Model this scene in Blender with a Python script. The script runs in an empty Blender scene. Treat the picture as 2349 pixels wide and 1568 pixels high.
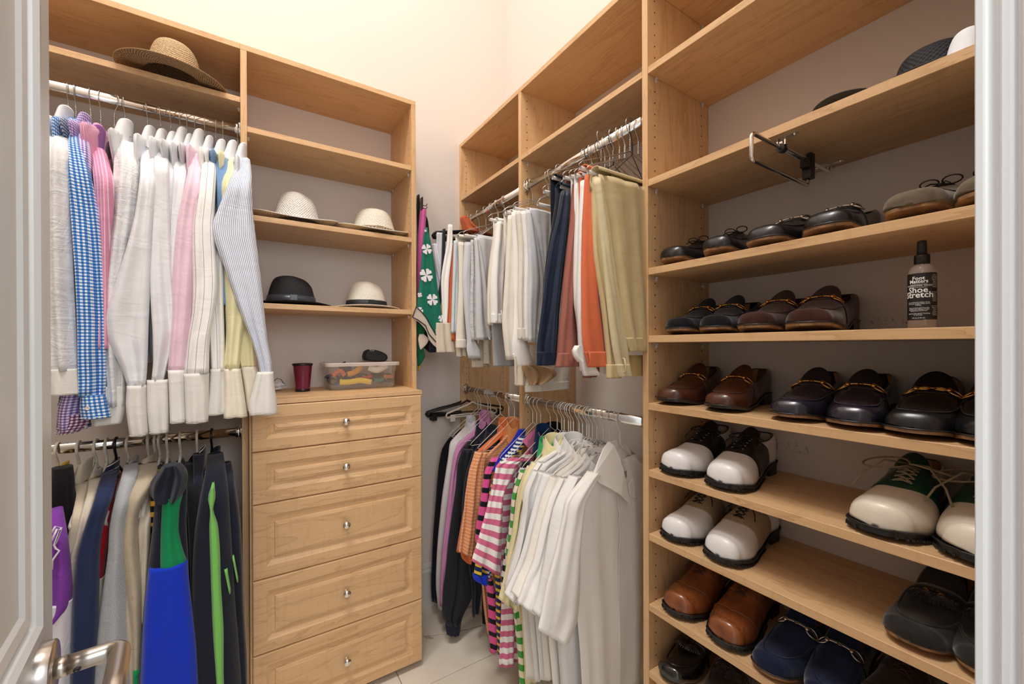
import bpy, bmesh, math, random
import numpy as np
from mathutils import Vector, Matrix

# ---------------------------------------------------------------- camera, world, light, exposure
SC = bpy.context.scene
COL = SC.collection
W, H = 2349, 1568
FPX, CX, CY = 942.478, 1174.5, 796.27
YAW, PITCH, ROLL = math.radians(32.9485), math.radians(-0.1543), math.radians(-0.186)
_f = np.array([math.sin(YAW)*math.cos(PITCH), math.cos(YAW)*math.cos(PITCH), math.sin(PITCH)])
_r = np.array([math.cos(YAW), -math.sin(YAW), 0.0])
_u = np.cross(_r, _f)
_c, _s = math.cos(ROLL), math.sin(ROLL)
RR, UU, FF = _c*_r + _s*_u, -_s*_r + _c*_u, _f

cam = bpy.data.cameras.new('camera')
cam.sensor_width = 36.0
cam.lens = FPX/W*36.0
cam.shift_y = (CY-784.0)/W
cam.clip_start = 0.02
camo = bpy.data.objects.new('camera', cam)
COL.objects.link(camo)
camo.matrix_world = Matrix(((RR[0], UU[0], -FF[0], 0), (RR[1], UU[1], -FF[1], 0), (RR[2], UU[2], -FF[2], 0), (0, 0, 0, 1)))
SC.camera = camo

world = bpy.data.worlds.new('world')
SC.world = world
world.use_nodes = True
bg = world.node_tree.nodes['Background']
bg.inputs[0].default_value = (0.93, 0.96, 1.0, 1)
bg.inputs[1].default_value = 1.7

def area(name, loc, size, power, color, target=None, sy=None):
    l = bpy.data.lights.new(name, 'AREA')
    l.energy = power; l.color = color; l.size = size
    if sy: l.shape = 'RECTANGLE'; l.size_y = sy
    o = bpy.data.objects.new(name, l)
    COL.objects.link(o); o.location = loc
    d = Vector(target) - Vector(loc) if target else Vector((0, 0, -1))
    o.rotation_euler = d.to_track_quat('-Z', 'Y').to_euler()
    return o

area('ceiling_lamp', (0.0, 0.62, 3.12), 0.42, 56, (1.0, 0.985, 0.965))
area('ceiling_lamp', (-0.62, 0.75, 3.12), 0.42, 52, (1.0, 0.985, 0.965))
area('doorway_fill', (0.1, -0.95, 0.75), 1.2, 46, (0.97, 0.98, 1.0), (0.35, 1.2, -0.35))  # added fill light behind the camera, stands for no known fixture

SC.view_settings.view_transform = 'Standard'
SC.view_settings.look = 'None'
SC.view_settings.gamma = 1.0
SC.view_settings.use_curve_mapping = False
SC.view_settings.exposure = -0.72
SC.cycles.max_bounces = 8
SC.cycles.diffuse_bounces = 5
SC.cycles.caustics_reflective = False
SC.cycles.caustics_refractive = False

# ---------------------------------------------------------------- measuring: a photo pixel -> a point on a real plane
def un(u, v, ax, val):
    d = RR*((u-CX)/FPX) + UU*(-(v-CY)/FPX) + FF
    i = 'xyz'.index(ax)
    return d*(val/d[i])

def az(u):
    return YAW + math.atan((u-CX)/FPX)

# ---------------------------------------------------------------- objects
def tag(o, label=None, cat=None, group=None, kind=None):
    if label: o['label'] = label
    if cat: o['category'] = cat
    if group: o['group'] = group
    if kind: o['kind'] = kind
    return o

def thing(name, label, cat, loc=(0, 0, 0), rotz=0.0, group=None):
    o = bpy.data.objects.new(name, None)
    COL.objects.link(o)
    o.empty_display_size = 0.05
    o.location = loc
    o.rotation_euler = (0, 0, rotz)
    o['_w'] = 0
    del o['_w']
    return tag(o, label, cat, group)

def copy_tree(o, parent=None):
    c = o.copy()
    COL.objects.link(c)
    if parent is not None:
        c.parent = parent
        c.matrix_parent_inverse = o.matrix_parent_inverse.copy()
    for ch in list(CH.get(o.name, [])):
        copy_tree(ch, c)
    return c
CH = {}

class MB:
    """collects geometry, then links it as ONE mesh object"""
    def __init__(s):
        s.v = []; s.f = []; s.m = []; s.uv = {}; s.n = 0; s.sm = []
    def add(s, verts, faces, mi=0, smooth=True, uvs=None):
        b = s.n
        verts = np.asarray(verts, float).reshape(-1, 3)
        s.v.append(verts)
        if uvs is not None:
            for i, q in enumerate(uvs): s.uv[b+i] = q
        for f in faces:
            s.f.append([b+i for i in f]); s.m.append(mi); s.sm.append(smooth)
        s.n += len(verts)
        return s
    def box(s, x0, x1, y0, y1, z0, z1, mi=0):
        v = [(x, y, z) for x in (x0, x1) for y in (y0, y1) for z in (z0, z1)]
        f = [(0, 1, 3, 2), (4, 6, 7, 5), (0, 4, 5, 1), (2, 3, 7, 6), (0, 2, 6, 4), (1, 5, 7, 3)]
        return s.add(v, f, mi, False)
    def grid(s, P, closed_u=False, closed_v=False, mi=0, uvs=None, smooth=True):
        P = np.asarray(P, float)
        n, m = P.shape[:2]
        f = []
        for i in range(n if closed_v else n-1):
            for j in range(m if closed_u else m-1):
                i2, j2 = (i+1) % n, (j+1) % m
                f.append((i*m+j, i*m+j2, i2*m+j2, i2*m+j))
        uv = None if uvs is None else np.asarray(uvs).reshape(-1, 2)
        return s.add(P.reshape(-1, 3), f, mi, smooth, uv)
    def tube(s, pts, r, n=8, closed=False, mi=0, cap=True, flat=1.0, upv=None):
        pts = [np.asarray(p, float) for p in pts]
        k = len(pts)
        rr = r if hasattr(r, '__len__') else [r]*k
        T = []
        for i in range(k):
            a = pts[(i-1) % k] if (closed or i > 0) else pts[i]
            b = pts[(i+1) % k] if (closed or i < k-1) else pts[i]
            t = b-a; T.append(t/(np.linalg.norm(t)+1e-12))
        ref = np.array(upv if upv is not None else (0, 0, 1.0))
        if abs(np.dot(ref, T[0])) > 0.95 and upv is None: ref = np.array((1.0, 0, 0))
        N = ref-np.dot(ref, T[0])*T[0]; N /= np.linalg.norm(N)+1e-12
        rings = []
        for i in range(k):
            N = N-np.dot(N, T[i])*T[i]; N /= np.linalg.norm(N)+1e-12
            B = np.cross(T[i], N)
            a = np.arange(n)*2*math.pi/n
            rings.append(pts[i]+rr[i]*(np.outer(np.cos(a), N)*flat+np.outer(np.sin(a), B)))
        R = np.array(rings)
        s.grid(R, True, closed, mi)
        if cap and not closed:
            b = s.n-k*n
            s.f.append([b+j for j in range(n)][::-1]); s.m.append(mi); s.sm.append(False)
            s.f.append([b+(k-1)*n+j for j in range(n)]); s.m.append(mi); s.sm.append(False)
        return s
    def lathe(s, prof, c=(0, 0, 0), n=32, mi=0, axis='z', sx=1, sy=1):
        a = np.arange(n)*2*math.pi/n
        P = np.array([[(r*math.cos(t)*sx, r*math.sin(t)*sy, z) for t in a] for r, z in prof])
        if axis == 'y': P = P[..., [0, 2, 1]]*np.array([1, -1, 1])
        if axis == 'x': P = P[..., [2, 0, 1]]
        return s.grid(P+np.array(c, float), True, False, mi)
    def ball(s, c, r, n=12, mi=0, sc=(1, 1, 1)):
        pr = [(math.sin(math.pi*i/n)*r, -math.cos(math.pi*i/n)*r) for i in range(n+1)]
        a = np.arange(n*2)*math.pi/n
        P = np.array([[(q*math.cos(t)*sc[0], q*math.sin(t)*sc[1], z*sc[2]) for t in a] for q, z in pr])
        return s.grid(P+np.array(c, float), True, False, mi)
    def prism(s, poly, ax, a0, a1, mi=0):
        """poly: 2-d outline; extruded along axis ax from a0 to a1"""
        n = len(poly); i = 'xyz'.index(ax); o = [k for k in range(3) if k != i]
        V = []
        for a in (a0, a1):
            for p in poly:
                q = [0, 0, 0]; q[i] = a; q[o[0]] = p[0]; q[o[1]] = p[1]; V.append(q)
        F = [list(range(n))[::-1], [n+k for k in range(n)]]
        F += [[k, (k+1) % n, n+(k+1) % n, n+k] for k in range(n)]
        return s.add(V, F, mi, False)
    def build(s, name, mat, parent=None, bevel=0, local=False, seg=1, weld=False, xf=None):
        V = np.concatenate(s.v) if s.v else np.zeros((0, 3))
        if xf is not None: V = V@np.array(xf[0]).T+np.array(xf[1])
        me = bpy.data.meshes.new(name)
        me.from_pydata(V.tolist(), [], s.f)
        mats = mat if isinstance(mat, (list, tuple)) else [mat]
        for m in mats: me.materials.append(m)
        me.polygons.foreach_set('material_index', s.m)
        me.polygons.foreach_set('use_smooth', s.sm)
        if s.uv:
            ul = me.uv_layers.new(name='uv')
            li = np.zeros(len(me.loops), dtype=np.int32)
            me.loops.foreach_get('vertex_index', li)
            tab = np.zeros((len(V), 2))
            for k, q in s.uv.items(): tab[k] = q
            ul.data.foreach_set('uv', tab[li].astype(np.float32).ravel())
        bm = bmesh.new(); bm.from_mesh(me)
        if weld: bmesh.ops.remove_doubles(bm, verts=bm.verts, dist=1e-5)
        bmesh.ops.recalc_face_normals(bm, faces=bm.faces)
        if bevel:
            bmesh.ops.bevel(bm, geom=list(bm.edges), offset=bevel, segments=seg, affect='EDGES', profile=0.5)
        bm.to_mesh(me); bm.free()
        o = bpy.data.objects.new(name, me)
        COL.objects.link(o)
        if parent is not None:
            o.parent = parent
            if not local:
                o.matrix_parent_inverse = world_inv(parent)
            CH.setdefault(parent.name, []).append(o)
        return o

def world_inv(p):
    m = Matrix.Identity(4)
    q = p
    while q is not None:
        if q.type == 'EMPTY':
            m = Matrix.Translation(q.location) @ q.rotation_euler.to_matrix().to_4x4()
        q = q.parent
    return m.inverted() if p.type == 'EMPTY' else Matrix.Identity(4)

def sub(mb, name, mat, parent, **k):
    """a sub-part: child of a mesh part whose own vertices are already in the root's frame"""
    k['local'] = True
    return mb.build(name, mat, parent, **k)

def boxo(name, x0, x1, y0, y1, z0, z1, mat, parent=None, bevel=0.0008, local=False):
    return MB().box(x0, x1, y0, y1, z0, z1).build(name, mat, parent, bevel=bevel, local=local)

# ---------------------------------------------------------------- materials
def lin(c):
    return tuple((x/12.92 if x <= 0.04045 else ((x+0.055)/1.055)**2.4) for x in c)
def rgb(r, g, b):
    return lin((r/255, g/255, b/255))+(1,)

def newmat(name):
    m = bpy.data.materials.new(name); m.use_nodes = True
    nt = m.node_tree
    return m, nt, nt.nodes['Principled BSDF']
def nd(nt, t, **k):
    n = nt.nodes.new(t)
    for a, b in k.items(): setattr(n, a, b)
    return n
def math_(nt, op, a, b=None, c=None):
    n = nd(nt, 'ShaderNodeMath', operation=op)
    for i, x in enumerate((a, b, c)):
        if x is None: continue
        if isinstance(x, (int, float)): n.inputs[i].default_value = x
        else: nt.links.new(x, n.inputs[i])
    return n.outputs[0]
def mix(nt, fac, a, b):
    n = nd(nt, 'ShaderNodeMix', data_type='RGBA')
    for i, x in ((0, fac), (6, a), (7, b)):
        if isinstance(x, (int, float, tuple)): n.inputs[i].default_value = x
        else: nt.links.new(x, n.inputs[i])
    return n.outputs[2]
def ramp(nt, fac, stops, const=False):
    n = nd(nt, 'ShaderNodeValToRGB')
    cr = n.color_ramp
    if const: cr.interpolation = 'CONSTANT'
    while len(cr.elements) < len(stops): cr.elements.new(0.5)
    for e, (p, c) in zip(cr.elements, stops): e.position = p; e.color = c
    nt.links.new(fac, n.inputs[0])
    return n.outputs[0]
def noise(nt, vec, scale, detail=3, rough=0.5, dist=0.0):
    n = nd(nt, 'ShaderNodeTexNoise')
    n.inputs['Scale'].default_value = scale; n.inputs['Detail'].default_value = detail
    n.inputs['Roughness'].default_value = rough; n.inputs['Distortion'].default_value = dist
    if vec is not None: nt.links.new(vec, n.inputs['Vector'])
    return n.outputs['Fac']
def mapping(nt, vec, scale=(1, 1, 1), rot=(0, 0, 0), loc=(0, 0, 0)):
    n = nd(nt, 'ShaderNodeMapping')
    n.inputs['Scale'].default_value = scale; n.inputs['Rotation'].default_value = rot
    n.inputs['Location'].default_value = loc
    nt.links.new(vec, n.inputs['Vector'])
    return n.outputs[0]
def bump(nt, bsdf, h, strength=0.3, dist=0.002):
    n = nd(nt, 'ShaderNodeBump')
    n.inputs['Strength'].default_value = strength; n.inputs['Distance'].default_value = dist
    nt.links.new(h, n.inputs['Height']); nt.links.new(n.outputs[0], bsdf.inputs['Normal'])

def plain(name, col, rough=0.6, metal=0.0, coat=0.0, nscale=0, nstr=0.1, spec=None, var=0.0):
    m, nt, b = newmat(name)
    b.inputs['Roughness'].default_value = rough
    b.inputs['Metallic'].default_value = metal
    b.inputs['Coat Weight'].default_value = coat
    if spec is not None: b.inputs['Specular IOR Level'].default_value = spec
    if nscale:
        tc = nd(nt, 'ShaderNodeTexCoord').outputs['Object']
        n = noise(nt, tc, nscale, 4, 0.6)
        bump(nt, b, n, nstr, 0.001)
        if var:
            dark = tuple(x*(1-var) for x in col[:3])+(1,)
            lite = tuple(min(1, x*(1+var)) for x in col[:3])+(1,)
            n2 = noise(nt, tc, nscale*0.12, 3, 0.6)
            nt.links.new(ramp(nt, n2, [(0.35, dark), (0.65, lite)]), b.inputs['Base Color'])
        else: b.inputs['Base Color'].default_value = col
    else: b.inputs['Base Color'].default_value = col
    return m

def wood(name, axis, seed=0.0):
    m, nt, b = newmat(name)
    tc = nd(nt, 'ShaderNodeTexCoord').outputs['Object']
    long, wide = 1.1, 9.0
    sc = [wide, wide, wide]; sc['xyz'.index(axis)] = long
    v = mapping(nt, tc, tuple(sc), loc=(seed, seed*1.7, seed*0.6))
    w1 = noise(nt, v, 0.9, 5, 0.55, 0.5)
    bands = math_(nt, 'FRACT', math_(nt, 'MULTIPLY', w1, 9.0))
    line = math_(nt, 'POWER', bands, 6.0)
    sc2 = [260, 260, 260]; sc2['xyz'.index(axis)] = 7
    fine = noise(nt, mapping(nt, tc, tuple(sc2)), 1.0, 2, 0.6)
    sc3 = [14, 14, 14]; sc3['xyz'.index(axis)] = 70
    fleck = noise(nt, mapping(nt, tc, tuple(sc3)), 1.0, 2, 0.5)
    base = mix(nt, w1, rgb(213, 173, 126), rgb(225, 187, 142))
    c = mix(nt, math_(nt, 'MULTIPLY', line, 0.5), base, rgb(176, 132, 88))
    c = mix(nt, math_(nt, 'MULTIPLY', math_(nt, 'SUBTRACT', fine, 0.42), 0.9), c, rgb(188, 148, 104))
    c = mix(nt, math_(nt, 'MULTIPLY', math_(nt, 'GREATER_THAN', fleck, 0.63), 0.10), c, rgb(170, 120, 70))
    nt.links.new(c, b.inputs['Base Color'])
    b.inputs['Roughness'].default_value = 0.42
    b.inputs['Specular IOR Level'].default_value = 0.35
    bump(nt, b, fine, 0.06, 0.0006)
    return m
WX, WY, WZ = wood('maple_x', 'x', 3.1), wood('maple_y', 'y', 0.4), wood('maple_z', 'z', 7.7)

def wallmat(name, col, sc=260, scuff=False):
    m, nt, b = newmat(name)
    tc = nd(nt, 'ShaderNodeTexCoord').outputs['Object']
    n = noise(nt, tc, sc, 3, 0.6)
    bump(nt, b, n, 0.08, 0.001)
    n2 = noise(nt, tc, 2.0, 2, 0.5)
    c = mix(nt, n2, tuple(x*0.97 for x in col[:3])+(1,), col)
    if scuff:
        # rows of rubbed-off black marks where shoe heels touch the wall
        sep = nd(nt, 'ShaderNodeSeparateXYZ'); nt.links.new(tc, sep.inputs[0])
        z = sep.outputs[2]
        tot = None
        for zc, hh in ((-0.275, 0.014), (-0.425, 0.008), (0.055, 0.010)):
            d = math_(nt, 'ABSOLUTE', math_(nt, 'SUBTRACT', z, zc))
            k = math_(nt, 'LESS_THAN', d, hh)
            tot = k if tot is None else math_(nt, 'MAXIMUM', tot, k)
        sp = noise(nt, mapping(nt, tc, (1, 210, 60)), 1.0, 4, 0.7)
        big = noise(nt, tc, 5.0, 1, 0.5)
        f = math_(nt, 'MULTIPLY', math_(nt, 'GREATER_THAN', sp, 0.60), math_(nt, 'GREATER_THAN', big, 0.53))
        f = math_(nt, 'MULTIPLY', math_(nt, 'MULTIPLY', f, tot), 0.6)
        yy = sep.outputs[1]
        f = math_(nt, 'MULTIPLY', f, math_(nt, 'LESS_THAN', yy, 0.7))
        c = mix(nt, f, c, rgb(60, 52, 46))
    nt.links.new(c, b.inputs['Base Color'])
    b.inputs['Roughness'].default_value = 0.75
    return m
M_WALL = wallmat('wall_paint', rgb(220, 211, 203))
M_WALLR = wallmat('wall_paint_scuffed', rgb(220, 211, 203), scuff=True)
M_CEIL = wallmat('ceiling_paint', rgb(245, 242, 236))
M_DOOR = plain('door_paint', rgb(208, 208, 206), 0.32, nscale=160, nstr=0.03)
M_CHROME = plain('chrome', rgb(232, 230, 226), 0.12, 1.0)
M_STEEL = plain('brushed_steel', rgb(196, 190, 182), 0.28, 1.0, nscale=90, nstr=0.05)
M_WIRE = plain('galvanised_wire', rgb(190, 188, 184), 0.32, 1.0)
M_WIREW = plain('white_coated_wire', rgb(225, 220, 210), 0.45)
M_WIREG = plain('gold_wire', rgb(214, 180, 110), 0.3, 1.0)
M_WIREK = plain('black_wire', rgb(30, 28, 28), 0.4)
M_BLACKP = plain('black_plastic', rgb(22, 21, 23), 0.35)
M_WHITEP = plain('white_plastic', rgb(226, 219, 206), 0.38)
M_CARD = plain('white_card_tube', rgb(232, 226, 220), 0.55)
M_DARK = plain('hole_shade', rgb(40, 26, 16), 0.9)  # shade inside the drilled holes, put into the colour of flat discs
M_GOLD = plain('gold_metal', rgb(222, 172, 92), 0.24, 1.0)
M_SILVER = plain('silver_metal', rgb(214, 208, 200), 0.22, 1.0)
m, nt, b = newmat('clear_plastic'); b.inputs['Base Color'].default_value = (1, 1, 1, 1)
b.inputs['Roughness'].default_value = 0.12; b.inputs['Alpha'].default_value = 0.32; b.inputs['IOR'].default_value = 1.45
M_CLEAR = m

def marble():
    m, nt, b = newmat('cream_marble')
    tc = nd(nt, 'ShaderNodeTexCoord').outputs['Object']
    w = noise(nt, tc, 1.3, 6, 0.6, 0.8)
    v = math_(nt, 'ABSOLUTE', math_(nt, 'SUBTRACT', w, 0.5))
    vein = math_(nt, 'LESS_THAN', v, 0.005)
    v2 = noise(nt, tc, 30, 4, 0.7)
    c = mix(nt, noise(nt, tc, 6, 4, 0.6), rgb(206, 194, 176), rgb(236, 228, 214))
    c = mix(nt, math_(nt, 'MULTIPLY', vein, math_(nt, 'MULTIPLY', v2, 1.1)), c, rgb(120, 96, 74))
    nt.links.new(c, b.inputs['Base Color'])
    b.inputs['Roughness'].default_value = 0.3
    return m
M_MARBLE = marble()

FABS = {}
def fab(name, col, pat=None, cols=None, period=0.01, heather=0.0, rough=0.85, weave=1500, wr=0.32, sheen=0.15, wscale=6.0, cut=None):
    """cloth; uv = metres across / down the garment.  pat: v (stripes running down), h (bands across), g (gingham)"""
    if name in FABS: return FABS[name]
    m, nt, b = newmat(name)
    uv = nd(nt, 'ShaderNodeUVMap'); uv.uv_map = 'uv'
    uv = uv.outputs[0]
    sep = nd(nt, 'ShaderNodeSeparateXYZ'); nt.links.new(uv, sep.inputs[0])
    U, V = sep.outputs[0], sep.outputs[1]
    def bands(x, stops, per):
        f = math_(nt, 'FRACT', math_(nt, 'DIVIDE', math_(nt, 'ADD', x, 10.0), per))
        return ramp(nt, f, stops, True)
    if pat in ('v', 'h'):
        c = bands(U if pat == 'v' else V, cols, period)
    elif pat == 'g':
        a = bands(U, [(0, (0, 0, 0, 1)), (0.5, (1, 1, 1, 1))], period)
        d = bands(V, [(0, (0, 0, 0, 1)), (0.5, (1, 1, 1, 1))], period)
        s = math_(nt, 'MULTIPLY', math_(nt, 'ADD', a, d), 0.5)
        c = ramp(nt, s, [(0, cols[0]), (0.25, cols[1]), (0.75, cols[2])], True)
    else: c = None
    if heather:
        n = noise(nt, mapping(nt, uv, (420, 900, 1)), 1.0, 3, 0.75)
        base = c if c is not None else col
        k = math_(nt, 'MULTIPLY', math_(nt, 'SUBTRACT', n, 0.5), heather*3)
        lite = tuple(min(1, x*1.25+0.03) for x in col[:3])+(1,)
        dark = tuple(x*0.7 for x in col[:3])+(1,)
        h = ramp(nt, n, [(0.38, dark), (0.62, lite)])
        c = mix(nt, min(1.0, heather), base, h)
    if c is None:
        # faint uneven dye so that plain cloth is not perfectly flat
        n = noise(nt, mapping(nt, uv, (6, 3, 1)), 1.0, 2, 0.5)
        c = mix(nt, n, tuple(x*0.95 for x in col[:3])+(1,), col)
    nt.links.new(c, b.inputs['Base Color'])
    b.inputs['Roughness'].default_value = rough
    b.inputs['Sheen Weight'].default_value = sheen
    b.inputs['Specular IOR Level'].default_value = 0.2
    n1 = noise(nt, mapping(nt, uv, (wscale*2.2, wscale*0.7, 1), (0, 0, 0.35)), 1.0, 4, 0.6, 0.9)
    n2 = noise(nt, mapping(nt, uv, (wscale*0.8, wscale*2.6, 1), (0, 0, -0.5)), 1.0, 4, 0.6, 0.9)
    # creases: ridged noise, sharper than plain bumps
    r1 = math_(nt, 'ABSOLUTE', math_(nt, 'SUBTRACT', n1, 0.5)); r2 = math_(nt, 'ABSOLUTE', math_(nt, 'SUBTRACT', n2, 0.5))
    n = math_(nt, 'ADD', math_(nt, 'MULTIPLY', r1, 1.3), math_(nt, 'MULTIPLY', r2, 0.8))
    w = noise(nt, mapping(nt, uv, (weave, weave, 1)), 1.0, 1, 0.5)
    hgt = math_(nt, 'ADD', n, math_(nt, 'MULTIPLY', w, 0.03))
    bump(nt, b, hgt, wr, 0.012)
    FABS[name] = m
    return m
# ================================================================ the room
xR, xB, yL, yB, yD = 0.946, 1.2412, 1.675, 1.965, 1.600
FZ, CZ = -1.30, 3.16
XW = -1.0
Y1, Y2, Y3 = 2.0289, 1.3878, 0.7587       # -y faces of the three right-hand uprights
T = 0.019
def struct(name, x0, x1, y0, y1, z0, z1, mat):
    o = boxo(name, x0, x1, y0, y1, z0, z1, mat, bevel=0)
    tag(o, kind='structure'); return o
floor = struct('floor', XW-0.1, xB+0.1, -1.3, yB+0.1+0.1, FZ-0.06, FZ-0.012, plain('grout', rgb(150, 138, 120), 0.9))
tilev = None
ts = 0.457
for i in range(6):
    for j in range(8):
        x0 = XW+0.10+(i-1)*ts+0.03; y0 = -1.29+(j)*ts+0.05
        x1, y1 = min(x0+ts-0.0025, xB+0.05), min(y0+ts-0.0025, 2.12)
        x0 = max(x0, XW-0.05)
        if x1-x0 < 0.02 or y1-y0 < 0.02: continue
        boxo('tile', x0, x1, y0, y1, FZ-0.0115, FZ, M_MARBLE, floor, bevel=0.0008, local=True)
YBK = 2.06   # wall behind the right-hand unit's far end (corner)
struct('wall_back', XW-0.1, xB+0.1, yB, yB+0.12, FZ, CZ+0.1, M_WALL)
struct('wall_right', xB, xB+0.12, -0.06, yB, FZ, CZ+0.1, M_WALLR)
struct('wall_left', XW-0.12, XW, -0.06, yB, FZ, CZ+0.1, M_WALL)
struct('ceiling', XW-0.12, xB+0.12, -0.06, yB+0.12, CZ, CZ+0.1, M_CEIL)
wf = MB()
wf.box(XW, -0.125, -0.09, 0.020, FZ, CZ); wf.box(0.415, xB, -0.09, 0.041, FZ, CZ); wf.box(-0.125, 0.415, -0.09, 0.020, 0.92, CZ)
tag(wf.build('wall_front', M_WALL), kind='structure')
# right door casing and jamb: stepped moulding standing on the front wall
prof = [(0.398, -0.09), (0.398, 0.0405), (0.4025, 0.0425), (0.4005, 0.0455), (0.4005, 0.050), (0.4035, 0.0515), (0.4035, 0.0545), (0.4015, 0.057), (0.4015, 0.0612),
        (0.49, 0.0612), (0.49, 0.0412), (0.414, 0.0412), (0.414, -0.09)]
jm = MB(); jm.prism(prof, 'z', FZ, 0.92)
tag(jm.build('trim_1', M_DOOR, bevel=0.0006), kind='structure')
# baseboard
def baseboard(name, seg, side):
    mb = MB()
    z0 = FZ
    pr = [(0, 0), (0.014, 0), (0.014, 0.165), (0.018, 0.168), (0.018, 0.176), (0.012, 0.186), (0.012, 0.196), (0.006, 0.208), (0.0, 0.212)]
    if side == 'back':
        mb.prism([(yB-p, z0+q) for p, q in pr], 'x', *seg)
    elif side == 'left':
        mb.prism([(XW+p, z0+q) for p, q in pr], 'y', *seg)
    tag(mb.build(name, M_DOOR), kind='structure')
baseboard('baseboard_back', (0.62, xB-0.001), 'back')
baseboard('baseboard_left', (0.02, yB-0.001), 'left')

# ---------------------------------------------------------------- frame profile helper (drawer fronts, door panels)
def frame_loft(mb, O, A, B, N, w, h, prof, mi=0):
    """rectangle w x h at O spanned by unit vectors A,B; concentric rings (inset, height along N)"""
    O, A, B, N = map(np.array, (O, A, B, N))
    rings = []
    for ins, ht in prof:
        c = [(ins, ins), (w-ins, ins), (w-ins, h-ins), (ins, h-ins)]
        rings.append([O+A*p+B*q+N*ht for p, q in c])
    R = np.array(rings)
    n0 = mb.n
    mb.grid(R, True, False, mi, smooth=False)
    k = len(prof)
    mb.f.append([n0+(k-1)*4+j for j in range(4)]); mb.m.append(mi); mb.sm.append(False)
    mb.f.append([n0+j for j in range(4)][::-1]); mb.m.append(mi); mb.sm.append(False)

# ---------------------------------------------------------------- the open door with its lever
dr = np.array([-0.1045, 0.9945, 0]); dn = np.array([0.9945, 0.1045, 0])
E0 = np.array([-0.170, 0.620, 0])
HZ = -0.306
door = thing('door_1', None, None, tuple(E0-dr*0.62+np.array([0, 0, FZ])))
tag(door, kind='structure')
mb = MB()
DW, DT = 0.62, 0.036
zt = 0.90
def dpt(t, z, d): return E0-dr*t+np.array([0, 0, z])+dn*d
def dbox(mb, t0, t1, z0, z1, d0, d1):
    v = [dpt(t, z, d) for t in (t0, t1) for z in (z0, z1) for d in (d0, d1)]
    f = [(0, 1, 3, 2), (4, 6, 7, 5), (0, 4, 5, 1), (2, 3, 7, 6), (0, 2, 6, 4), (1, 5, 7, 3)]
    mb.add(v, f, 0, False)
dbox(mb, 0, DW, FZ+0.01, zt, -DT, 0)
mb.build('door_slab', M_DOOR, door, bevel=0.0015)
mp = [(0, -0.001), (0.001, 0.006), (0.004, 0.0085), (0.016, 0.0095), (0.020, 0.006), (0.021, 0.0025), (0.026, 0.0025), (0.028, 0.0045), (0.036, 0.0030), (0.040, -0.0005)]
for z0, z1 in ((-0.262, 0.80), (-1.12, -0.40)):
    mb = MB()
    frame_loft(mb, dpt(0.076, z0, 0), -dr, np.array([0, 0, 1.0]), dn, 0.468, z1-z0, mp)
    mb.build('panel_moulding', M_DOOR, door)
# handle: rose, neck, bent lever, grub screw
ht = 0.0563
c0 = dpt(ht, HZ, 0)
def ring(c, r, nn, A, B, d, N):
    return [c+N*d+A*r*math.cos(k*2*math.pi/nn)+B*r*math.sin(k*2*math.pi/nn) for k in range(nn)]
ZV = np.array([0, 0, 1.0])
mb = MB()
mb.grid(np.array([ring(c0, r, 48, dr, ZV, d, dn) for r, d in ((0.0265, 0), (0.0265, 0.0095), (0.0255, 0.0105), (0.012, 0.0105), (0.0005, 0.0105))]), True)
hd = mb.build('door_handle', M_STEEL, door)
mb = MB()
nk = [c0+dn*0.0105, c0+dn*0.019]
mb.tube(nk, 0.0092, 24)
pts = [c0+dn*0.0185, c0+dn*0.034, c0+dn*0.043]
for k in range(7):
    a = k/6*math.pi/2
    pts.append(c0+dn*(0.046+0.010*math.sin(a))-dr*(0.010*(1-math.cos(a))))
pts.append(c0+dn*0.0565-dr*0.05); pts.append(c0+dn*0.0565-dr*0.115)
mb.tube(pts, 0.0086, 24)
sub(mb, 'lever', M_STEEL, hd)
mb = MB(); q = c0+dn*0.026-dr*0.0081-ZV*0.003
mb.grid(np.array([ring(q, r, 16, dn, ZV, d, -dr) for r, d in ((0.0027, 0.0002), (0.0027, 0.0008), (0.0016, 0.0008), (0.0014, -0.0006), (0.0001, -0.0006))]), True)
sub(mb, 'grub_screw', M_BLACKP, hd)

# ================================================================ closet carpentry
def pin_holes(parent, cols, z0, z1, face, side):
    """flat dark discs painting the shade inside 5 mm system holes at 32 mm pitch. cols: list of positions along the panel; face: plane coordinate; side: ('x'|'y', sign)"""
    mb = MB(); n = 8
    ax, sg = side
    for c in cols:
        z = z0
        while z < z1:
            pts = []
            for k in range(n):
                a = k*2*math.pi/n
                d, e = 0.0024*math.cos(a), 0.0024*math.sin(a)
                pts.append((face+sg*0.0004, c+d, z+e) if ax == 'x' else (c+d, face+sg*0.0004, z+e))
            mb.add(pts, [list(range(n))], 0, False)
            z += 0.032
    return tag(mb.build('pin_hole', M_DARK, parent, local=(parent.type != 'EMPTY')), kind='stuff')

def shelf_pins(parent, pts, ax, sg):
    for p in pts:
        mb = MB(); p = np.array(p, float)
        d = np.array([1.0, 0, 0]) if ax == 'x' else np.array([0, 1.0, 0])
        mb.tube([p, p+d*sg*0.006], 0.0048, 10)
        mb.tube([p+d*sg*0.004-ZV*0.002, p+d*sg*0.004-ZV*0.010], 0.0030, 8)
        mb.tube([p+d*sg*0.007, p+d*sg*0.009], 0.0022, 8)
        mb.build('shelf_pin', M_CLEAR, parent, local=True)

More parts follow.
